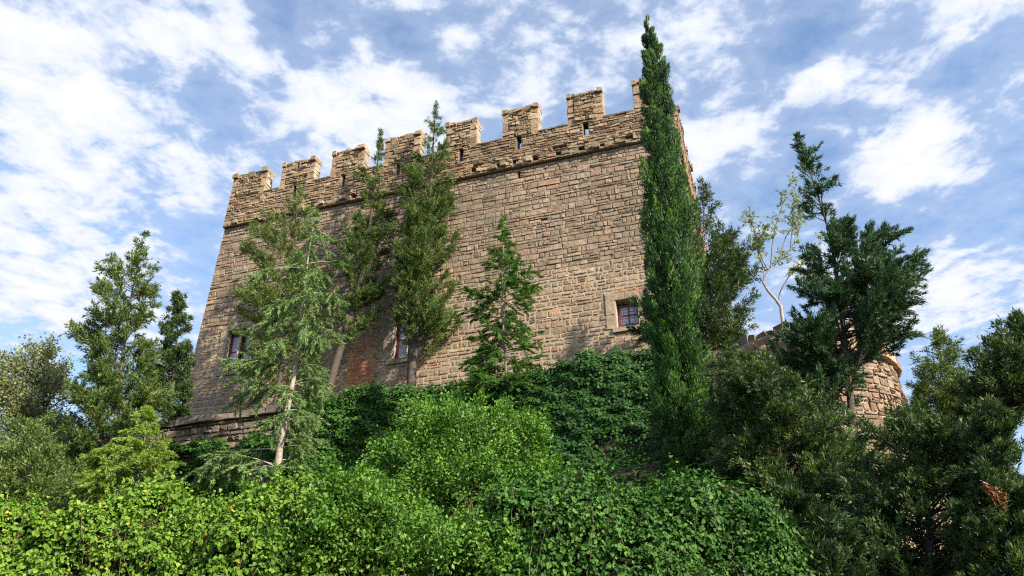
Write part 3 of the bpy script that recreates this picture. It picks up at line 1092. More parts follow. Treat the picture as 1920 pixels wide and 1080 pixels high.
def conifer(name, label, cat, Y, sil, trunk, mat, bark, seed, nb=220, rise=(20, 45), n_fr=30000, fl=(.08, .14), fw=.04, trunk_r=.16,
            blen=(.25, .6), brad=.07, start=.15, flat=0.0, droop=0.0, group=None, depth=1.0, lump=.35, limb_r=.022, tint_sh=0.0, clear=None, inner=.35, dead=None, shell=(.45, 1.05)):
    """sil: measured outline rows (photo y, left x, right x) at distance Y; trunk: measured trunk points, top last"""
    n_fr = int(n_fr * 1.55)
    group = group or {'tree': 'trees growing on the castle hill', 'bush': 'conifer bushes on the castle hill'}[cat]
    rng = np.random.default_rng(seed)
    tp = px_path(trunk, Y)
    g = float(ground(tp[0, 0], tp[0, 1]))
    if tp[0, 2] > g:
        tp = np.concatenate([[[tp[0, 0] + (tp[0, 0] - tp[1, 0]) * .1, Y, g - .15]], tp])
    T = resample(tp, 24, .10, rng)
    root = empty(name, (T[0, 0], T[0, 1], g), label, cat, group)
    rows = np.array([(PY(960, y, Y)[2], PY(xl, y, Y)[0], PY(xr, y, Y)[0]) for y, xl, xr in sil])
    rows = rows[np.argsort(rows[:, 0])]
    zmin, zmax = rows[0, 0], rows[-1, 0]
    tx = lambda z: np.interp(z, T[:, 2], T[:, 0])
    # branch tips: heights distributed by outline width
    zz = np.linspace(zmin, zmax, 200)
    wid = np.interp(zz, rows[:, 0], rows[:, 2] - rows[:, 1])
    cdf = np.cumsum(wid + .25)
    cdf /= cdf[-1]
    zt = np.interp((np.arange(nb) + rng.random(nb)) / nb, cdf, zz)
    az = rng.random(nb) * 2 * np.pi
    xc = tx(zt)
    xl = np.interp(zt, rows[:, 0], rows[:, 1])
    xr = np.interp(zt, rows[:, 0], rows[:, 2])
    rR = np.maximum(xr - xc, .05)
    rL = np.maximum(xc - xl, .05)
    ca, sa = np.cos(az), np.sin(az)
    rx = np.where(ca > 0, rR, rL)
    ry = (rR + rL) * .5 * depth
    rad = 1.0 / np.sqrt((ca / rx) ** 2 + (sa / ry) ** 2)
    lumps = 1 - lump + lump * 1.25 * (0.5 + .5 * np.sin(az * 3 + zt * 2.3 + seed) * np.sin(zt * 3.7 + az * 2 + seed * 1.7))
    rad = rad * lumps * rng.uniform(shell[0], shell[1], nb) ** .6
    tip = np.stack([xc + ca * rad, Y + sa * rad, zt], 1)
    ri = np.radians(rng.uniform(rise[0], rise[1], nb))
    z_o = zt - rad * np.tan(ri)
    z_o = np.clip(z_o, max(T[0, 2] + .3, T[0, 2] + start * (T[-1, 2] - T[0, 2]) * .5), T[-1, 2] - .05)
    org = np.stack([tx(z_o), np.interp(z_o, T[:, 2], T[:, 1]), z_o], 1)
    mid = org * .5 + tip * .5
    mid[:, 2] -= .10 * rad * np.sin(ri) - droop * rad * .8
    mid[:, 2] += rng.normal(0, .05, nb)
    u = np.linspace(0, 1, 7)[None, :, None]
    B = (1 - u) ** 2 * org[:, None] + 2 * u * (1 - u) * mid[:, None] + u ** 2 * tip[:, None]
    blen_all = np.linalg.norm(tip - org, axis=1)
    # branchlets
    per = np.maximum(3, (blen_all / .11).astype(int))
    bi = np.repeat(np.arange(nb), per)
    t = inner + (1.0 - inner) * rng.random(len(bi)) ** .8
    p0 = (1 - t)[:, None] ** 2 * org[bi] + (2 * t * (1 - t))[:, None] * mid[bi] + (t ** 2)[:, None] * tip[bi]
    bd = unit(tip[bi] - mid[bi])
    lat = rng.normal(0, 1, (len(bi), 3))
    lat[:, 2] *= (1 - flat)
    lat = unit(lat - bd * (lat * bd).sum(1, keepdims=True) * .7)
    dr = unit(bd * .75 + lat * rng.uniform(.4, 1.1, len(bi))[:, None] + np.array([0, 0, .25 * (1 - flat) - droop]))
    ln = rng.uniform(blen[0], blen[1], len(bi)) * (1.15 - .6 * t) * np.clip(blen_all[bi] / 1.2, .35, 1.3)
    # the leader: short sprays round the top of the stem
    nt_ = 40
    zl = zmax - (zmax - zmin) * .16 * rng.random(nt_)
    pl = np.stack([np.interp(zl, T[:, 2], T[:, 0]), np.interp(zl, T[:, 2], T[:, 1]), zl], 1)
    p0 = np.concatenate([p0, pl])
    dl = unit(rng.normal(0, 1, (nt_, 3)) * np.array([1, 1, .3]) + np.array([0, 0, 1.0 if not flat else .35]))
    dr = np.concatenate([dr, dl])
    ll = (.10 + .22 * (zmax - zl) / ((zmax - zmin) * .16)) * rng.uniform(.6, 1.1, nt_)
    ln = np.concatenate([ln, ll])
    nbl = len(ln)
    fi = rng.choice(nbl, n_fr, p=ln / ln.sum())
    v = rng.random(n_fr) ** .8
    fp = p0[fi] + dr[fi] * (ln[fi] * v)[:, None]
    fp[:, 2] -= droop * .9 * ln[fi] * v ** 2
    off = rng.normal(0, 1, (n_fr, 3)) * brad * (1.15 - .7 * v)[:, None]
    off[:, 2] *= (1 - flat * .75)
    fp = fp + off
    fd = unit(dr[fi] * .9 + rng.normal(0, .38, (n_fr, 3)) * np.array([1, 1, 1 - flat * .5]) + off * 3.0)
    nrm = unit(rng.normal(0, 1, (n_fr, 3)) + np.array([0, 0, .8]))
    btint = rng.normal(.5, .12, nbl)
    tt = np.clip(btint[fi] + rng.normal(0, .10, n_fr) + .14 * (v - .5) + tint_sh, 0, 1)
    lv = Leaves()
    lv.add(fp, fd, nrm, rng.uniform(fl[0], fl[1], n_fr), fw * rng.uniform(.7, 1.3, n_fr), tt)
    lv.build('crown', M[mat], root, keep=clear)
    # trunk and limbs
    f = np.linspace(0, 1, len(T))
    tube_obj('trunk', [T], [trunk_r * (1 - f) ** 1.1 + .007], M[bark], root, 8)
    sel = np.arange(nb)
    if clear is not None:
        sel = sel[clear(tip)]
    rr = [np.linspace(limb_r * (.4 + .6 * min(1, blen_all[i] / 1.5)), .004, 7) for i in sel]
    paths = [B[i] for i in sel]
    # a share of branchlet twigs
    tw = rng.choice(nbl, min(nbl, 500), replace=False)
    if clear is not None:
        tw = tw[clear(p0[tw])]
    for i in tw:
        q = np.stack([p0[i], p0[i] + dr[i] * ln[i] * .5 - np.array([0, 0, droop * .2 * ln[i]]), p0[i] + dr[i] * ln[i] - np.array([0, 0, droop * .9 * ln[i]])])
        paths.append(q)
        rr.append(np.array([.008, .006, .003]))
    o = tube_obj('limbs', paths, rr, M[bark], root, 4)
    o['kind'] = 'stuff'
    if dead:
        # a withered, rust-brown bough
        k = 200
        a0, a1 = px_path(dead, Y - .7)
        v = rng.random(k)
        c = a0 + (a1 - a0) * v[:, None] + rng.normal(0, 1, (k, 3)) * (.02 + .04 * v)[:, None]
        dl = Leaves()
        dl.add(c, unit(unit(a1 - a0) + rng.normal(0, .6, (k, 3)) + np.array([0, 0, -.4])), unit(rng.normal(0, 1, (k, 3))), rng.uniform(.05, .11, k), .026, rng.random(k))
        tag(dl.build('dead_bough', M['dead'], root), 'withered rust-brown bough')
    return root


def flame_cypress(name, label, Y, sil, trunk, mat, seed, n_cl=2600, per=26, group=None, fl=(.09, .17), fw=.045):
    rng = np.random.default_rng(seed)
    tp = px_path(trunk, Y)
    g = float(ground(tp[0, 0], tp[0, 1]))
    tp[0, 2] = min(tp[0, 2], g - .1)
    T = resample(tp, 24)
    root = empty(name, (T[0, 0], T[0, 1], g), label, 'tree', group or 'trees growing on the castle hill')
    rows = np.array([(PY(960, y, Y)[2], PY(xl, y, Y)[0], PY(xr, y, Y)[0]) for y, xl, xr in sil])
    rows = rows[np.argsort(rows[:, 0])]
    zz = np.linspace(rows[0, 0], rows[-1, 0] - .1, 300)
    wid = np.interp(zz, rows[:, 0], rows[:, 2] - rows[:, 1])
    cdf = np.cumsum(wid + .08); cdf /= cdf[-1]
    z = np.interp(rng.random(n_cl), cdf, zz)
    az = rng.random(n_cl) * 2 * np.pi
    xl = np.interp(z, rows[:, 0], rows[:, 1]); xr = np.interp(z, rows[:, 0], rows[:, 2])
    xc, hw = (xl + xr) / 2, (xr - xl) / 2 * 1.16
    # fluted surface: vertical furrows between the flames
    fl_ = .76 + .26 * np.sin(az * 5 + np.sin(z * .7) * 1.6 + seed) * np.sin(z * 1.1 + az) + .07 * np.sin(z * 6 + az * 7)
    depthf = np.where(rng.random(n_cl) < .74, rng.uniform(.72, .98, n_cl), rng.uniform(.3, .6, n_cl))
    r = hw * fl_ * depthf
    c = np.stack([xc + np.cos(az) * r, Y + np.sin(az) * r, z], 1)
    out = np.stack([np.cos(az), np.sin(az), np.zeros(n_cl)], 1)
    cd = unit(np.array([0, 0, 1.0]) + out * rng.uniform(.05, .42, n_cl)[:, None] + rng.normal(0, .10, (n_cl, 3)))
    cl = rng.uniform(.55, 1.25, n_cl) * np.clip(hw / .6, .35, 1.1)
    N = n_cl * per
    i = np.repeat(np.arange(n_cl), per)
    v = rng.random(N)
    rad = (.165 * np.sin(np.pi * np.clip(v, 0, 1) ** .7) + .012) * np.clip(hw[i] / .6, .16, 1.0) * rng.uniform(.55, 1.1, N)
    ring = unit(rng.normal(0, 1, (N, 3)) * np.array([1, 1, .15]))
    off = ring * rad[:, None]
    p = c[i] - cd[i] * (cl[i] * .45)[:, None] + cd[i] * (cl[i] * v)[:, None] + off
    d = unit(cd[i] + ring * .45 + rng.normal(0, .22, (N, 3)))
    n = unit(ring + rng.normal(0, .5, (N, 3)))
    ct = rng.normal(.42, .15, n_cl)
    t = np.clip(ct[i] + .60 * (v - .5) + rng.normal(0, .07, N), 0, 1)  # flame bases darker, tips lighter: shadow between the tufts put into the tint
    lv = Leaves()
    lv.add(p, d, n, rng.uniform(fl[0], fl[1], N), fw * rng.uniform(.7, 1.3, N), t)
    lv.build('crown', M[mat], root)
    f = np.linspace(0, 1, len(T))
    tube_obj('trunk', [T], [.17 * (1 - f) + .015], M['bark_grey'], root, 8)
    return root


# ------------------------------------------------------------------ trees, left to right
FC = in_front_of_castle
conifer('conifer_tree', 'big sunlit olive-green conifer with a bent tip, left of the castle', 'tree', 27.0,
        [(432, 262, 280), (470, 225, 292), (515, 165, 298), (560, 158, 302), (640, 140, 305), (720, 115, 318), (800, 80, 320), (870, 55, 315), (950, 25, 300)],
        [(205, 940), (215, 800), (232, 640), (255, 520), (271, 436)], 'olive', 'bark_grey', 1, nb=330, rise=(5, 38), n_fr=74000, tint_sh=-.05, fw=.036, fl=(.09, .17), brad=.045, trunk_r=.16, lump=.45)
conifer('conifer_tree', 'dark slim conifer between the big left conifer and the castle corner', 'tree', 31.0,
        [(550, 328, 346), (590, 305, 356), (640, 292, 362), (700, 280, 366), (760, 275, 360), (800, 280, 350)],
        [(322, 860), (328, 700), (337, 552)], 'dark', 'bark_dark', 2, nb=170, rise=(0, 30), n_fr=26000, fw=.045, brad=.07, trunk_r=.12)
conifer('broadleaf_tree', 'pale sparse tree with crooked dark branches at the left edge', 'tree', 31.0,
        [(645, 40, 130), (690, 0, 150), (740, -30, 150), (800, -60, 110), (870, -60, 80)],
        [(92, 900), (90, 800), (78, 730), (60, 690), (70, 655)], 'far_pale', 'bark_dark', 3, nb=120, rise=(15, 60), n_fr=13000, fl=(.08, .14), fw=.09, brad=.16, trunk_r=.13, limb_r=.05)
conifer('shrub', 'dull olive bush low at the left edge above the hedge', 'bush', 22.0,
        [(790, 40, 90), (830, -20, 130), (880, -60, 150), (940, -70, 160), (980, -70, 150)],
        [(50, 1000), (55, 900), (60, 800)], 'olive', 'bark_dark', 31, nb=150, rise=(10, 50), n_fr=20000, brad=.08, trunk_r=.1)
conifer('cedar_sapling', 'small lime-green cedar with drooping boughs left of the ledge', 'tree', 21.0,
        [(765, 262, 282), (800, 235, 300), (830, 205, 326), (860, 175, 335), (890, 165, 325), (925, 115, 315)],
        [(250, 960), (258, 900), (268, 830), (272, 768)], 'cedar_lime', 'bark_grey', 4, nb=80, rise=(-14, 12), n_fr=24000, fl=(.07, .11), fw=.022, brad=.032, tint_sh=.12, trunk_r=.045,
        flat=.7, droop=.18, blen=(.25, .5), lump=.1, shell=(.6, 1.1))
conifer('conifer_tree', 'yellow-green feathery conifer against the castle left bay', 'tree', 31.5,
        [(345, 548, 566), (380, 505, 588), (430, 462, 605), (500, 420, 620), (560, 408, 622), (620, 425, 618), (670, 455, 600), (730, 470, 570)],
        [(512, 790), (520, 720), (540, 560), (558, 350)], 'olive', 'bark_dark', 5, nb=190, rise=(15, 45), n_fr=42000, fw=.030, fl=(.09, .16), brad=.045, trunk_r=.13, clear=FC, lump=.5, depth=.8, tint_sh=.10)
conifer('cedar_tree', 'pale grey-green cedar with a whitish leaning trunk and drooping boughs', 'tree', 24.5,
        [(398, 584, 600), (440, 535, 645), (500, 470, 655), (560, 445, 655), (620, 430, 650), (670, 400, 650), (705, 335, 640), (750, 330, 615), (800, 335, 600), (860, 340, 590), (920, 340, 550)],
        [(516, 935), (528, 840), (548, 720), (566, 590), (580, 480), (592, 405)], 'cedar_pale', 'bark_pale', 6, nb=78, rise=(-22, 10), n_fr=46000, fl=(.08, .14), fw=.026, brad=.03,
        trunk_r=.125, flat=.75, droop=.24, blen=(.35, .8), limb_r=.028, lump=.3, shell=(.45, 1.1), depth=.7, inner=.2)
conifer('cypress_tree', 'slender open cypress with a dark leaning trunk', 'tree', 31.3,
        [(245, 704, 720), (290, 690, 728), (340, 660, 738), (400, 632, 742), (470, 622, 738), (540, 618, 735), (600, 628, 715), (645, 640, 690)],
        [(612, 745), (640, 640), (668, 540), (690, 440), (706, 330), (712, 250)], 'olive', 'bark_dark', 7, nb=150, rise=(20, 60), n_fr=25000, fw=.030, fl=(.09, .16), brad=.045, trunk_r=.2, clear=FC, lump=.6, depth=.75, tint_sh=-.04)
conifer('cypress_tree', 'large bushy cypress in the middle of the castle wall', 'tree', 30.6,
        [(192, 815, 828), (235, 795, 843), (290, 772, 858), (350, 748, 866), (420, 728, 872), (490, 722, 885), (560, 722, 878), (600, 725, 862), (640, 750, 845)],
        [(772, 725), (778, 640), (795, 480), (812, 300), (821, 196)], 'olive', 'bark_dark', 8, nb=240, rise=(20, 55), n_fr=56000, fw=.030, fl=(.09, .16), brad=.045, trunk_r=.22, clear=FC, lump=.5, depth=.8)
conifer('cedar_sapling', 'small green cedar in tiers before the bare castle wall', 'tree', 26.5,
        [(402, 934, 944), (440, 908, 968), (500, 880, 1006), (525, 872, 1022), (580, 868, 1018), (640, 855, 1030), (700, 840, 1045), (740, 840, 1050), (775, 860, 1020)],
        [(948, 800), (946, 700), (942, 560), (939, 404)], 'cedar_green', 'bark_grey', 9, nb=110, rise=(-10, 14), n_fr=56000, fl=(.07, .12), fw=.027, brad=.034, trunk_r=.07,
        flat=.75, droop=.14, blen=(.3, .6), lump=.4, shell=(.5, 1.1), inner=.15)
conifer('conifer_tree', 'dark conifer growing behind the tall columnar cypress', 'tree', 25.0,
        [(335, 1305, 1328), (380, 1290, 1350), (440, 1285, 1400), (500, 1240, 1425), (560, 1200, 1420), (620, 1190, 1430), (660, 1200, 1400), (720, 1210, 1380)],
        [(1330, 800), (1325, 640), (1318, 480), (1316, 340)], 'dark', 'bark_brown', 10, nb=200, rise=(10, 50), n_fr=54000, brad=.07, trunk_r=.13, lump=.5)
flame_cypress('columnar_cypress', 'tall narrow dark green cypress rising above the battlements', 18.0,
              [(26, 1209, 1217), (60, 1207, 1228), (110, 1205, 1243), (170, 1204, 1254), (250, 1206, 1266), (330, 1208, 1282), (420, 1210, 1296), (520, 1212, 1308), (620, 1214, 1318), (720, 1220, 1326), (820, 1228, 1334), (900, 1238, 1340), (960, 1250, 1340)],
              [(1286, 1000), (1280, 900), (1250, 450), (1213, 28)], 'cypress', 11, 620, 300, fl=(.06, .12), fw=.028)


# --- sparse broadleaf tree on the bastion
def spring_tree():
    rng = np.random.default_rng(40)
    Y = float(BAST_C[1])
    base = PY(1466, 612, Y)
    base[2] = BAST_TOP - .3
    root = empty('broadleaf_tree', base, 'slim crooked tree with sparse new leaves on top of the bastion', 'tree', 'trees growing on the castle hill')
    P = lambda pts: px_path(pts, Y)
    tr = np.concatenate([[base], P([(1466, 590), (1464, 575), (1455, 562), (1440, 545), (1430, 528)])])
    tube_obj('trunk', [tr], [np.linspace(.062, .036, len(tr))], M['bark_pale'], root, 8)
    limbs = [[(1430, 528), (1440, 505), (1462, 485), (1482, 465), (1498, 440), (1505, 405)], [(1458, 565), (1463, 545), (1478, 520), (1500, 505), (1520, 490), (1530, 460)],
             [(1432, 525), (1433, 500), (1425, 470), (1420, 430), (1415, 390)], [(1445, 500), (1446, 465), (1450, 430), (1462, 395), (1470, 365)],
             [(1482, 465), (1484, 430), (1482, 390), (1485, 355)], [(1440, 505), (1428, 480), (1424, 450), (1440, 415)], [(1500, 505), (1520, 520), (1540, 500)], [(1462, 485), (1470, 450), (1490, 420), (1512, 385)]]
    lv = Leaves()
    for L in limbs:
        q = resample(P(L), 10)
        q[:, 1] += np.linspace(0, rng.uniform(-.5, .5), 10)
        lo = tube_obj('limb', [q], [np.linspace(.024, .006, 10)], M['bark_grey'], root, 6)
        tw, rr = [], []
        for k in range(26):
            a = q[rng.integers(3, 10)]
            d = unit(rng.normal(0, 1, 3) + np.array([0, 0, .7]))
            l = rng.uniform(.15, .5)
            e = a + d * l
            tw.append(np.stack([a, (a + e) / 2 + rng.normal(0, .03, 3), e]))
            rr.append(np.array([.009, .007, .004]))
            n = 11
            v = rng.random(n) * .8 + .2
            p = a + (e - a) * v[:, None] + rng.normal(0, .03, (n, 3))
            lv.add(p, unit(rng.normal(0, 1, (n, 3)) + np.array([0, 0, .3])), unit(rng.normal(0, 1, (n, 3)) + np.array([0, 0, 1])), rng.uniform(.06, .11, n), .055, np.clip(rng.normal(.5, .2, n), 0, 1))
        o = tube_obj('twigs', tw, rr, M['bark_brown'], root, 4)
        o['kind'] = 'stuff'
    lv.build('crown', M['spring'], root)


spring_tree()
conifer('conifer_tree', 'blue-green conifer with upswept arms in front of the bastion', 'tree', 17.0,
        [(255, 1495, 1515), (300, 1492, 1550), (350, 1490, 1575), (385, 1510, 1615), (430, 1508, 1640), (470, 1495, 1710), (520, 1480, 1715), (570, 1475, 1735), (620, 1465, 1750), (650, 1450, 1715), (685, 1440, 1640), (730, 1445, 1620), (770, 1480, 1600)],
        [(1612, 900), (1605, 740), (1585, 600), (1555, 440), (1525, 330), (1506, 258)], 'blue', 'bark_dark', 12, nb=150, rise=(12, 46), n_fr=66000, fl=(.07, .13), fw=.028, brad=.04, blen=(.35, .75), trunk_r=.12, lump=.6, limb_r=.03)
conifer('conifer_tree', 'yellowish conifer just right of the bastion', 'tree', 24.0,
        [(620, 1745, 1770), (660, 1715, 1800), (720, 1700, 1820), (790, 1690, 1830), (850, 1690, 1830)],
        [(1765, 900), (1763, 780), (1757, 622)], 'olive', 'bark_dark', 13, nb=170, rise=(10, 50), n_fr=20000, brad=.08, trunk_r=.1, tint_sh=.05)
conifer('conifer_tree', 'dark spreading conifer at the right edge against the sky', 'tree', 19.0,
        [(592, 1890, 1925), (620, 1830, 1960), (660, 1800, 1980), (700, 1775, 1990), (760, 1790, 1960), (800, 1800, 1930)],
        [(1850, 960), (1860, 820), (1875, 700), (1905, 596)], 'dark', 'bark_dark', 14, nb=130, rise=(15, 50), n_fr=30000, brad=.075, trunk_r=.14, lump=.55)
conifer('juniper_tree', 'dark green juniper bush beside the foot of the columnar cypress', 'bush', 16.0,
        [(662, 1335, 1400), (700, 1322, 1490), (740, 1325, 1580), (800, 1335, 1620), (870, 1340, 1620), (940, 1340, 1610), (1000, 1330, 1600), (1060, 1380, 1590)],
        [(1490, 1100), (1475, 960), (1450, 800), (1390, 668)], 'dark', 'bark_dark', 15, nb=150, blen=(.35, .85), rise=(15, 50), n_fr=62000, fl=(.06, .11), fw=.032, brad=.055, trunk_r=.11, lump=.55, tint_sh=.04)
conifer('juniper_tree', 'broad dark juniper covering the lower front of the bastion', 'bush', 13.6,
        [(772, 1650, 1730), (805, 1600, 1830), (850, 1545, 1870), (930, 1530, 1880), (1000, 1520, 1890), (1080, 1500, 1890), (1150, 1500, 1880)],
        [(1740, 1180), (1735, 1000), (1720, 880), (1690, 750)], 'dark', 'bark_dark', 16, nb=165, blen=(.35, .85), rise=(5, 45), n_fr=74000, fl=(.055, .10), fw=.028, brad=.05, trunk_r=.10, lump=.6, tint_sh=.0)
conifer('juniper_tree', 'low dark juniper between the right ivy hedge and the broad juniper', 'bush', 11.8,
        [(930, 1440, 1520), (965, 1400, 1570), (1010, 1390, 1620), (1080, 1390, 1640), (1150, 1390, 1640)],
        [(1520, 1200), (1510, 1080), (1490, 935)], 'dark', 'bark_dark', 19, nb=150, rise=(5, 45), n_fr=34000, fl=(.055, .10), fw=.026, brad=.05, trunk_r=.06, lump=.5, tint_sh=-.04)
conifer('juniper_tree', 'dark juniper with long boughs at the bottom right corner', 'bush', 12.2,
        [(765, 1820, 1890), (800, 1800, 1905), (860, 1790, 1900), (920, 1770, 1940), (1000, 1760, 1960), (1080, 1740, 1960), (1150, 1740, 1960)],
        [(1862, 1180), (1860, 1000), (1856, 860), (1850, 770)], 'dark', 'bark_dark', 17, nb=150, blen=(.35, .85), rise=(5, 45), n_fr=50000, fl=(.055, .10), fw=.026, brad=.05, trunk_r=.08, lump=.6, dead=[(1842, 908), (1878, 935)])
def edge_conifer():
    """stands just outside the picture; one bough reaches in and its crown shades the lower right"""
    Y = 7.6
    def px(x, z):
        dep = Y * math.cos(PITCH) + (z - EYE) * math.sin(PITCH)
        return 960 + FPX * x / dep, 540 - FPX * (-Y * math.sin(PITCH) + (z - EYE) * math.cos(PITCH)) / dep
    sil = []
    for z, l, r in ((1.5, 5.5, 9.4), (2.6, 5.4, 9.6), (3.5, 5.5, 9.6), (3.75, 4.75, 9.6), (4.0, 5.6, 9.5), (5.5, 6.4, 9.2), (7.5, 7.0, 8.8), (9.3, 7.8, 8.1)):
        (x0, y0), (x1, _) = px(l, z), px(r, z)
        sil.append((y0, x0, x1))
    conifer('conifer_tree', 'conifer mostly beyond the right edge, one dark bough reaching in', 'tree', Y, sil,
            [px(7.9, 0.1), px(7.9, 4.5), px(7.95, 9.3)], 'dark', 'bark_dark', 18, nb=110, rise=(0, 35), n_fr=15000, fl=(.07, .13), fw=.034, brad=.06, trunk_r=.13, lump=.3)


edge_conifer()

# ------------------------------------------------------------------ ivy and hedges
def wavy(a, b, seed, f=1.0):
    r = np.random.default_rng(seed)
    o = np.zeros_like(np.asarray(a, float))
    for k in range(7):
        fx, fy = r.normal(0, 1.0, 2) * f * (1 + .6 * k)
        o = o + np.sin(a * fx + b * fy + r.uniform(0, 6.28)) / (1 + .5 * k)
    return o / 3.0


def ivy_wall():
    rng = np.random.default_rng(60)
    N = 90000
    s_a, s_b = PW(300, 850, 4.3)[0], 24.5
    s = rng.uniform(s_a, s_b, N)
    top_px = [(300, 830), (400, 830), (540, 800), (575, 748), (640, 735), (700, 722), (790, 724), (850, 720), (900, 712), (960, 702), (1010, 690), (1090, 668), (1160, 656), (1230, 655), (1300, 650)]
    tp = np.array([PW(x, y, 4.4) for x, y in top_px])
    zt = np.interp(s, tp[:, 0], tp[:, 1]) + .12 + .22 * wavy(s * 2.2, s * 0, 3, 1.4)
    z = rng.uniform(8.3, 1, N) if False else 8.2 + (zt - 8.2) * rng.random(N)
    cover = wavy(s * 1.3, z * 1.6, 8, 1.2)
    edge = np.interp(s, [s_a, PW(520, 850, 4.3)[0], PW(590, 850, 4.3)[0], 30], [-.45, -.15, -1.5, -1.5])
    keep = cover > edge
    brown_s, brown_z = PW(1185, 860, 4.3)
    keep &= ~((((s - brown_s) / 1.1) ** 2 + ((z - brown_z) / .6) ** 2 < 1) & (rng.random(N) < .75))
    s, z, zt = s[keep], z[keep], zt[keep]
    N = len(s)
    bulge = .28 + .30 * wavy(s * 1.1, z * 1.2, 9, 1.5) + .13 * wavy(s * 4, z * 4, 10, 1.4)
    lip = sstep(z, zt - .5, zt)
    d = 4.15 + np.clip(bulge, .02, None) - lip * .5 * rng.random(N) + rng.normal(0, .05, N)
    # leaning bank towards the right
    d = d + sstep(s, 12, 22) * (zt - z) * .35
    e = .12
    gs = (wavy((s + e) * 1.1, z * 1.2, 9, 1.5) - wavy((s - e) * 1.1, z * 1.2, 9, 1.5)) * .30 / (2 * e)
    gz = (wavy(s * 1.1, (z + e) * 1.2, 9, 1.5) - wavy(s * 1.1, (z - e) * 1.2, 9, 1.5)) * .30 / (2 * e)
    nl = np.stack([-gs, np.ones(N), -gz + .35 + lip * .8], 1) + rng.normal(0, .38, (N, 3))
    n = unit(nl[:, :1] * np.array([WALL_E[0], WALL_E[1], 0]) + nl[:, 1:2] * np.array([WALL_N[0], WALL_N[1], 0]) + nl[:, 2:] * np.array([0, 0, 1.0]))
    dr = np.array([0, 0, -1.0]) + rng.normal(0, .55, (N, 3))
    dr = unit(dr - n * (dr * n).sum(1, keepdims=True))
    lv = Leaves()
    lv.add(W3(s, d, z), dr, n, rng.uniform(.08, .15, N), rng.uniform(.08, .14, N), np.clip(rng.normal(.40, .18, N) + .22 * lip - .24 * sstep(s, 11, 18), 0, .97))  # right part tinted darker: the trees' shade on the bank is painted in
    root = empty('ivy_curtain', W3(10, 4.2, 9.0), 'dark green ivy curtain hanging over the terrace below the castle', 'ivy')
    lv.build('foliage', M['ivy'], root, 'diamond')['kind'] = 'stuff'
    bk = MB()       # matted stems behind the leaves
    xs = np.linspace(PW(585, 850, 4.3)[0], s_b, 44)
    zs = np.linspace(0, 1, 10)
    for i in range(len(xs) - 1):
        for j in range(len(zs) - 1):
            q = []
            for (a, b) in ((i, j), (i + 1, j), (i + 1, j + 1), (i, j + 1)):
                x = xs[a]
                ztop = float(np.interp(x, tp[:, 0], tp[:, 1])) - .25
                zz = 8.0 + (ztop - 8.0) * zs[b]
                q.append(W3(x, 4.22 + float(sstep(x, 12, 22)) * (ztop - zz) * .35 + .06 * math.sin(x * 3 + zz * 4), zz))
            bk.poly(q)
    bk.build('matted_stems', M['soil'], root)
    return root


ivy_wall()


def ground_ivy():
    rng = np.random.default_rng(66)
    N = 26000
    s = rng.uniform(-2, 29, N)
    d = rng.uniform(4.6, 15, N)
    keep = wavy(s * .9, d * .9, 31, 1.3) > -.55
    s, d = s[keep], d[keep]
    N = len(s)
    P = W3(s, d, 0)
    P[:, 2] = ground(P[:, 0], P[:, 1]) + .05 + .35 * rng.random(N) * np.clip(.6 + wavy(s * 2, d * 2, 32, 1.3), 0, 1.5)
    n = unit(np.stack([rng.normal(0, .4, N), -.3 + rng.normal(0, .4, N), np.ones(N)], 1))
    dr = unit(rng.normal(0, 1, (N, 3)) * np.array([1, 1, .3]) + np.array([0, -.4, -.3]))
    lv = Leaves()
    lv.add(P, dr, n, rng.uniform(.09, .17, N), rng.uniform(.08, .14, N), np.clip(rng.normal(.4, .16, N), 0, .9))
    o = lv.build('ground_ivy', M['ivy'], None, 'diamond')
    tag(o, 'ground ivy covering the shaded slope under the trees', 'ivy', kind='stuff')


ground_ivy()


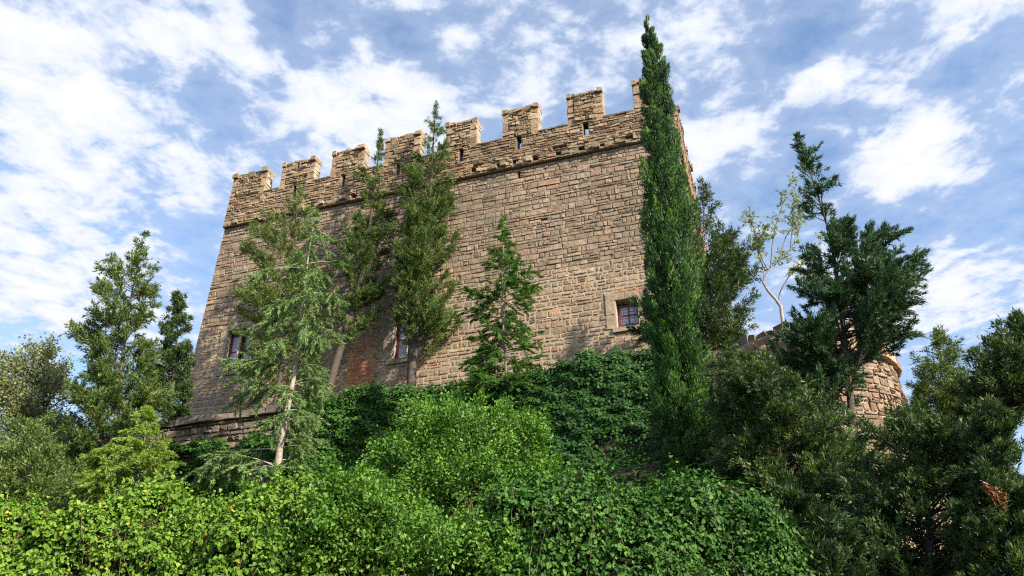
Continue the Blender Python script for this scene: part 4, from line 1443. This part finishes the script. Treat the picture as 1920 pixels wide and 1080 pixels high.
def leafy_mass(name, label, cat, Ys, top, bottom_z, mat, seed, n, ls, seedw, front=1.0, round_=.9, group=None, singles=0, tint=(.5, .16), bump=.32, yellow=0.0, fine_tip=.18):
    """a hedge: front face and rounded top following the measured crest. top: list of (px, py); Ys: distance of the crest"""
    rng = np.random.default_rng(seed)
    crest = np.array([PY(x, y, Ys) for x, y in top])
    x0, x1 = crest[0, 0], crest[-1, 0]
    cxs, czs = crest[:, 0], crest[:, 2]

    def surf(x, u):
        """u 0..1: from the foot of the front face over the crown to the back"""
        zt = np.interp(x, cxs, czs) + .12 * wavy(x * 3, x * 0, seedw + 4, 1.3)
        h = zt - bottom_z
        t = np.clip(u / .72, 0, 1)
        zz = bottom_z + h * np.sin(t * np.pi / 2) ** .9
        yy = Ys - front * np.cos(t * np.pi / 2) ** .8
        b = np.clip((u - .72) / .28, 0, 1)
        yy = yy + round_ * np.sin(b * np.pi / 2)
        zz = zz - .8 * (1 - np.cos(b * np.pi / 2))
        dsp = bump * wavy(x * 1.7, zz * 1.9 + yy * .9, seedw, 1.5) + bump * .45 * wavy(x * 5, zz * 5 + yy * 3, seedw + 1, 1.4)
        # keep the two ends rounded
        return np.stack([x, yy - dsp * np.cos(t * np.pi / 2 * .9), zz + dsp * np.sin(t * np.pi / 2) * .55], -1)

    x = rng.uniform(x0, x1, n)
    u = rng.random(n)
    p = surf(x, u)
    e = .03
    tx_ = surf(x + e, u) - surf(x - e, u)
    tu = surf(x, np.clip(u + .02, 0, 1)) - surf(x, np.clip(u - .02, 0, 1))
    nrm = unit(np.cross(tx_, tu))
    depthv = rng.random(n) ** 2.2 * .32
    cav = wavy(p[:, 0] * 3.2, p[:, 2] * 3.4, seedw + 2, 1.5)       # gaps where the dark inside shows
    keep = (cav > -.45) | (rng.random(n) < .22)
    sprig = (rng.random(n) < fine_tip) * rng.random(n) * .22 * np.clip(.5 + wavy(x * 6, u * 9, seedw + 9, 1.5), 0, 1.3)
    p = p - nrm * depthv[:, None] + (nrm + np.array([0, 0, .5])) * sprig[:, None]
    lnrm = unit(nrm + rng.normal(0, .62, (n, 3)) + np.array([0, 0, .25]))
    dr = np.array([0, 0, -.8]) + nrm * .3 + rng.normal(0, .6, (n, 3))
    dr = unit(dr - lnrm * (dr * lnrm).sum(1, keepdims=True))
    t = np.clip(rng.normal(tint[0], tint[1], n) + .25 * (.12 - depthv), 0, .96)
    if yellow:
        t = np.where(rng.random(n) < yellow, 1.25, t)
    l = (ls[0] + (ls[1] * 1.15 - ls[0]) * rng.random(n) ** 1.4) * (1 + .25 * wavy(p[:, 0] * 1.1, p[:, 2], seedw + 7, 1.2))
    A = [a[keep] for a in (p, dr, lnrm, l, l * rng.uniform(.78, 1.0, n), t)]
    mid = surf(np.array([(x0 + x1) / 2]), np.array([0.0]))[0]
    root = empty(name, (mid[0], mid[1], bottom_z), label, cat, group or 'ivy hedges along the bottom of the picture')
    if singles:
        # the leaves that show largest: big, outermost, facing the viewer
        face = -(A[2] * unit(A[0] - np.array([0, 0, EYE]))).sum(1)
        inview = (np.abs(A[0][:, 0] / A[0][:, 1]) < .6)
        score = A[3] * face / A[0][:, 1] * inview - (depthv[keep] > .03) * 1.0
        idx = np.argsort(-score)[:singles]
        rest = np.ones(len(A[0]), bool); rest[idx] = False
        L1 = np.array([[0, 0, 0], [.5, .22, .10], [.36, .62, .05], [0, 1, -.12], [-.36, .62, .05], [-.5, .22, .10]])
        variants = []
        for k in range(6):
            me = mesh_np('leaf', L1, [0, 1, 2, 0, 2, 3, 0, 3, 4, 0, 4, 5], [3] * 4, np.full(6, .35 + .1 * k))
            me.materials.append(M[mat])
            variants.append(me)
        from mathutils import Matrix
        for i in idx:
            d = A[1][i]; sd_ = unit(np.cross(d, A[2][i])); up = np.cross(sd_, d)
            o = bpy.data.objects.new('leaf', variants[int(np.clip(A[5][i] * 6, 0, 5))])
            col.objects.link(o)
            o.parent = root
            c = A[0][i] + A[2][i] * .02 - np.array(root.location)
            w_, l_ = A[4][i] * 1.15, A[3][i] * 1.15
            o.matrix_local = Matrix(((sd_[0] * w_, d[0] * l_, up[0] * w_, c[0]), (sd_[1] * w_, d[1] * l_, up[1] * w_, c[1]), (sd_[2] * w_, d[2] * l_, up[2] * w_, c[2]), (0, 0, 0, 1)))
        A = [a[rest] for a in A]
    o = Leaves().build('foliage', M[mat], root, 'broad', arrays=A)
    o['kind'] = 'stuff'
    # woody stems straggling through the leaves
    paths, rr = [], []
    for k in range(int((x1 - x0) * 16)):
        xa = rng.uniform(x0, x1); ua = rng.uniform(.05, .75)
        xs_ = xa + np.linspace(0, rng.uniform(-.5, .5), 6)
        us_ = np.clip(ua + np.linspace(0, rng.uniform(.05, .25), 6), 0, 1)
        q = surf(xs_, us_)
        q[:, 1] -= np.linspace(-.10, .07, 6)
        q = q + rng.normal(0, .012, (6, 3))
        paths.append(q); rr.append(np.linspace(.009, .003, 6))
    so = tube_obj('stems', paths, rr, M['twig'], root, 4)
    so['kind'] = 'stuff'
    # near-black sheet behind the leaves, the hedge's inner shade put into its colour
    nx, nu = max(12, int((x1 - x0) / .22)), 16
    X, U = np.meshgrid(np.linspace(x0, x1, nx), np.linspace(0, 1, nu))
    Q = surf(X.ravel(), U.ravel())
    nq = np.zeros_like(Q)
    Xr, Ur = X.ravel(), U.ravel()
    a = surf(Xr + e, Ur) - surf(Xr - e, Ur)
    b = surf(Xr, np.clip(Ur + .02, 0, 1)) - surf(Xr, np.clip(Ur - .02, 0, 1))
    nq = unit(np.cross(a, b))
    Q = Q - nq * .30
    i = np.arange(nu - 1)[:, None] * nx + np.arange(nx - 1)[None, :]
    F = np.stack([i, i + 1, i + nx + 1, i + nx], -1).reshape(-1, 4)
    me = mesh_np('inner_shade_sheet', Q - np.array(root.location), F.ravel(), np.full(len(F), 4), None, True)
    link_mesh('inner_shade_sheet', me, M['inner_shade'], root, np.array(root.location))
    return root


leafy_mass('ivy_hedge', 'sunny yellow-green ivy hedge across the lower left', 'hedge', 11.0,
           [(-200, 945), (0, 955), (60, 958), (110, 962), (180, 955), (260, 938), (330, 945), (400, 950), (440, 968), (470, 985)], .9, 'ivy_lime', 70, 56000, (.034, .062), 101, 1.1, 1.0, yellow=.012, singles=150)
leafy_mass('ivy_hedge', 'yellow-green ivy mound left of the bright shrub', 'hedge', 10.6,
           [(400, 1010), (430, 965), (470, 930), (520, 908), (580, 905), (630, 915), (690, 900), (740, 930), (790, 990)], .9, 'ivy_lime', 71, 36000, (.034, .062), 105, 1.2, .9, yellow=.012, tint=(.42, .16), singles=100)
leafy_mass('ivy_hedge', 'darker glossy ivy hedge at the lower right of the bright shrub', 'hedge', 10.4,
           [(900, 950), (960, 925), (1010, 905), (1060, 890), (1100, 893), (1150, 920), (1200, 908), (1240, 906), (1300, 915), (1350, 930), (1400, 945), (1440, 985), (1480, 1040), (1500, 1100)], .8, 'ivy', 72, 62000, (.034, .068), 109, 1.2, .9, tint=(.46, .18), singles=250)


def shrub(name, label, Y, blobs, mat, seed, n, ls, base_px, cat='bush', stems=60, group=None, bcol='twig', sub=150, depth=1.0):
    """blobs: (cx, cy, rx, ry) measured in the photograph at distance Y"""
    rng = np.random.default_rng(seed)
    b = PY(*base_px, Y)
    b[2] = float(ground(b[0], b[1])) - .05
    root = empty(name, b, label, cat, group or 'leafy shrubs behind the hedges')
    ctr, rad = [], []
    for (cx, cy, rx, ry) in blobs:
        c = PY(cx, cy, Y)
        ctr.append(c)
        rad.append((PY(cx + rx, cy, Y)[0] - c[0], (PY(cx + rx, cy, Y)[0] - c[0]) * depth, c[2] - PY(cx, cy + ry, Y)[2]))
    ctr, rad = np.array(ctr), np.array(rad)
    vol = rad.prod(1) ** .75
    k = rng.choice(len(ctr), sub, p=vol / vol.sum())
    u = unit(rng.normal(0, 1, (sub, 3)))
    cl = ctr[k] + u * rad[k] * (rng.uniform(.45, 1.0, sub) ** .7)[:, None]
    i = rng.integers(0, sub, n)
    shoot = unit(unit(cl - ctr[k]) * .7 + np.array([0, 0, .8]) + rng.normal(0, .35, (sub, 3)))
    along = rng.uniform(-.22, .26, n)
    q = rng.normal(0, 1, (n, 3)) * (.085 * (1.1 - np.clip(along * 2.6, -.4, .8)))[:, None]
    p = cl[i] + q + shoot[i] * along[:, None]
    outw = unit(p - ctr[k[i]])
    d = unit(outw * .5 + rng.normal(0, .7, (n, 3)))
    nr = unit(rng.normal(0, .6, (n, 3)) + np.array([0, 0, .9]) + outw * .5)
    ct = rng.normal(.5, .12, sub)
    lv = Leaves()
    l = rng.uniform(ls[0], ls[1], n)
    lv.add(p, d, nr, l, l * .6, np.clip(ct[i] + rng.normal(0, .12, n), 0, 1))
    o = lv.build('foliage', M[mat], root, 'diamond')
    o['kind'] = 'stuff'
    paths, rr = [], []
    for j in range(min(stems, sub)):
        e = cl[j]
        m = b * .45 + e * .55 + rng.normal(0, .18, 3)
        t = np.linspace(0, 1, 8)[:, None]
        s0 = b + rng.normal(0, .12, 3) * np.array([1, 1, 0])
        paths.append((1 - t) ** 2 * s0 + 2 * t * (1 - t) * m + t ** 2 * e)
        rr.append(np.linspace(.018, .004, 8))
    o = tube_obj('stems', paths, rr, M[bcol], root, 5)
    o['kind'] = 'stuff'
    return root


shrub('leafy_shrub', 'bright green leafy shrub in the middle before the ivy', 12.6,
      [(870, 860, 130, 95), (790, 820, 75, 55), (950, 815, 75, 48), (870, 790, 70, 34), (770, 890, 90, 80), (970, 880, 70, 70), (900, 950, 170, 90), (760, 980, 120, 80), (1000, 985, 90, 60)],
      'elm', 80, 74000, (.042, .07), (880, 1120), stems=130, sub=380)
shrub('leafy_shrub', 'fresh green shrub with pointed sprays left of the bright one', 10.2,
      [(660, 940, 70, 45), (700, 1000, 110, 70), (620, 1020, 110, 60), (820, 1040, 130, 60), (560, 1060, 90, 40), (940, 1050, 120, 60), (1040, 1070, 90, 40)],
      'elm', 81, 46000, (.045, .075), (740, 1200), stems=90, sub=320)
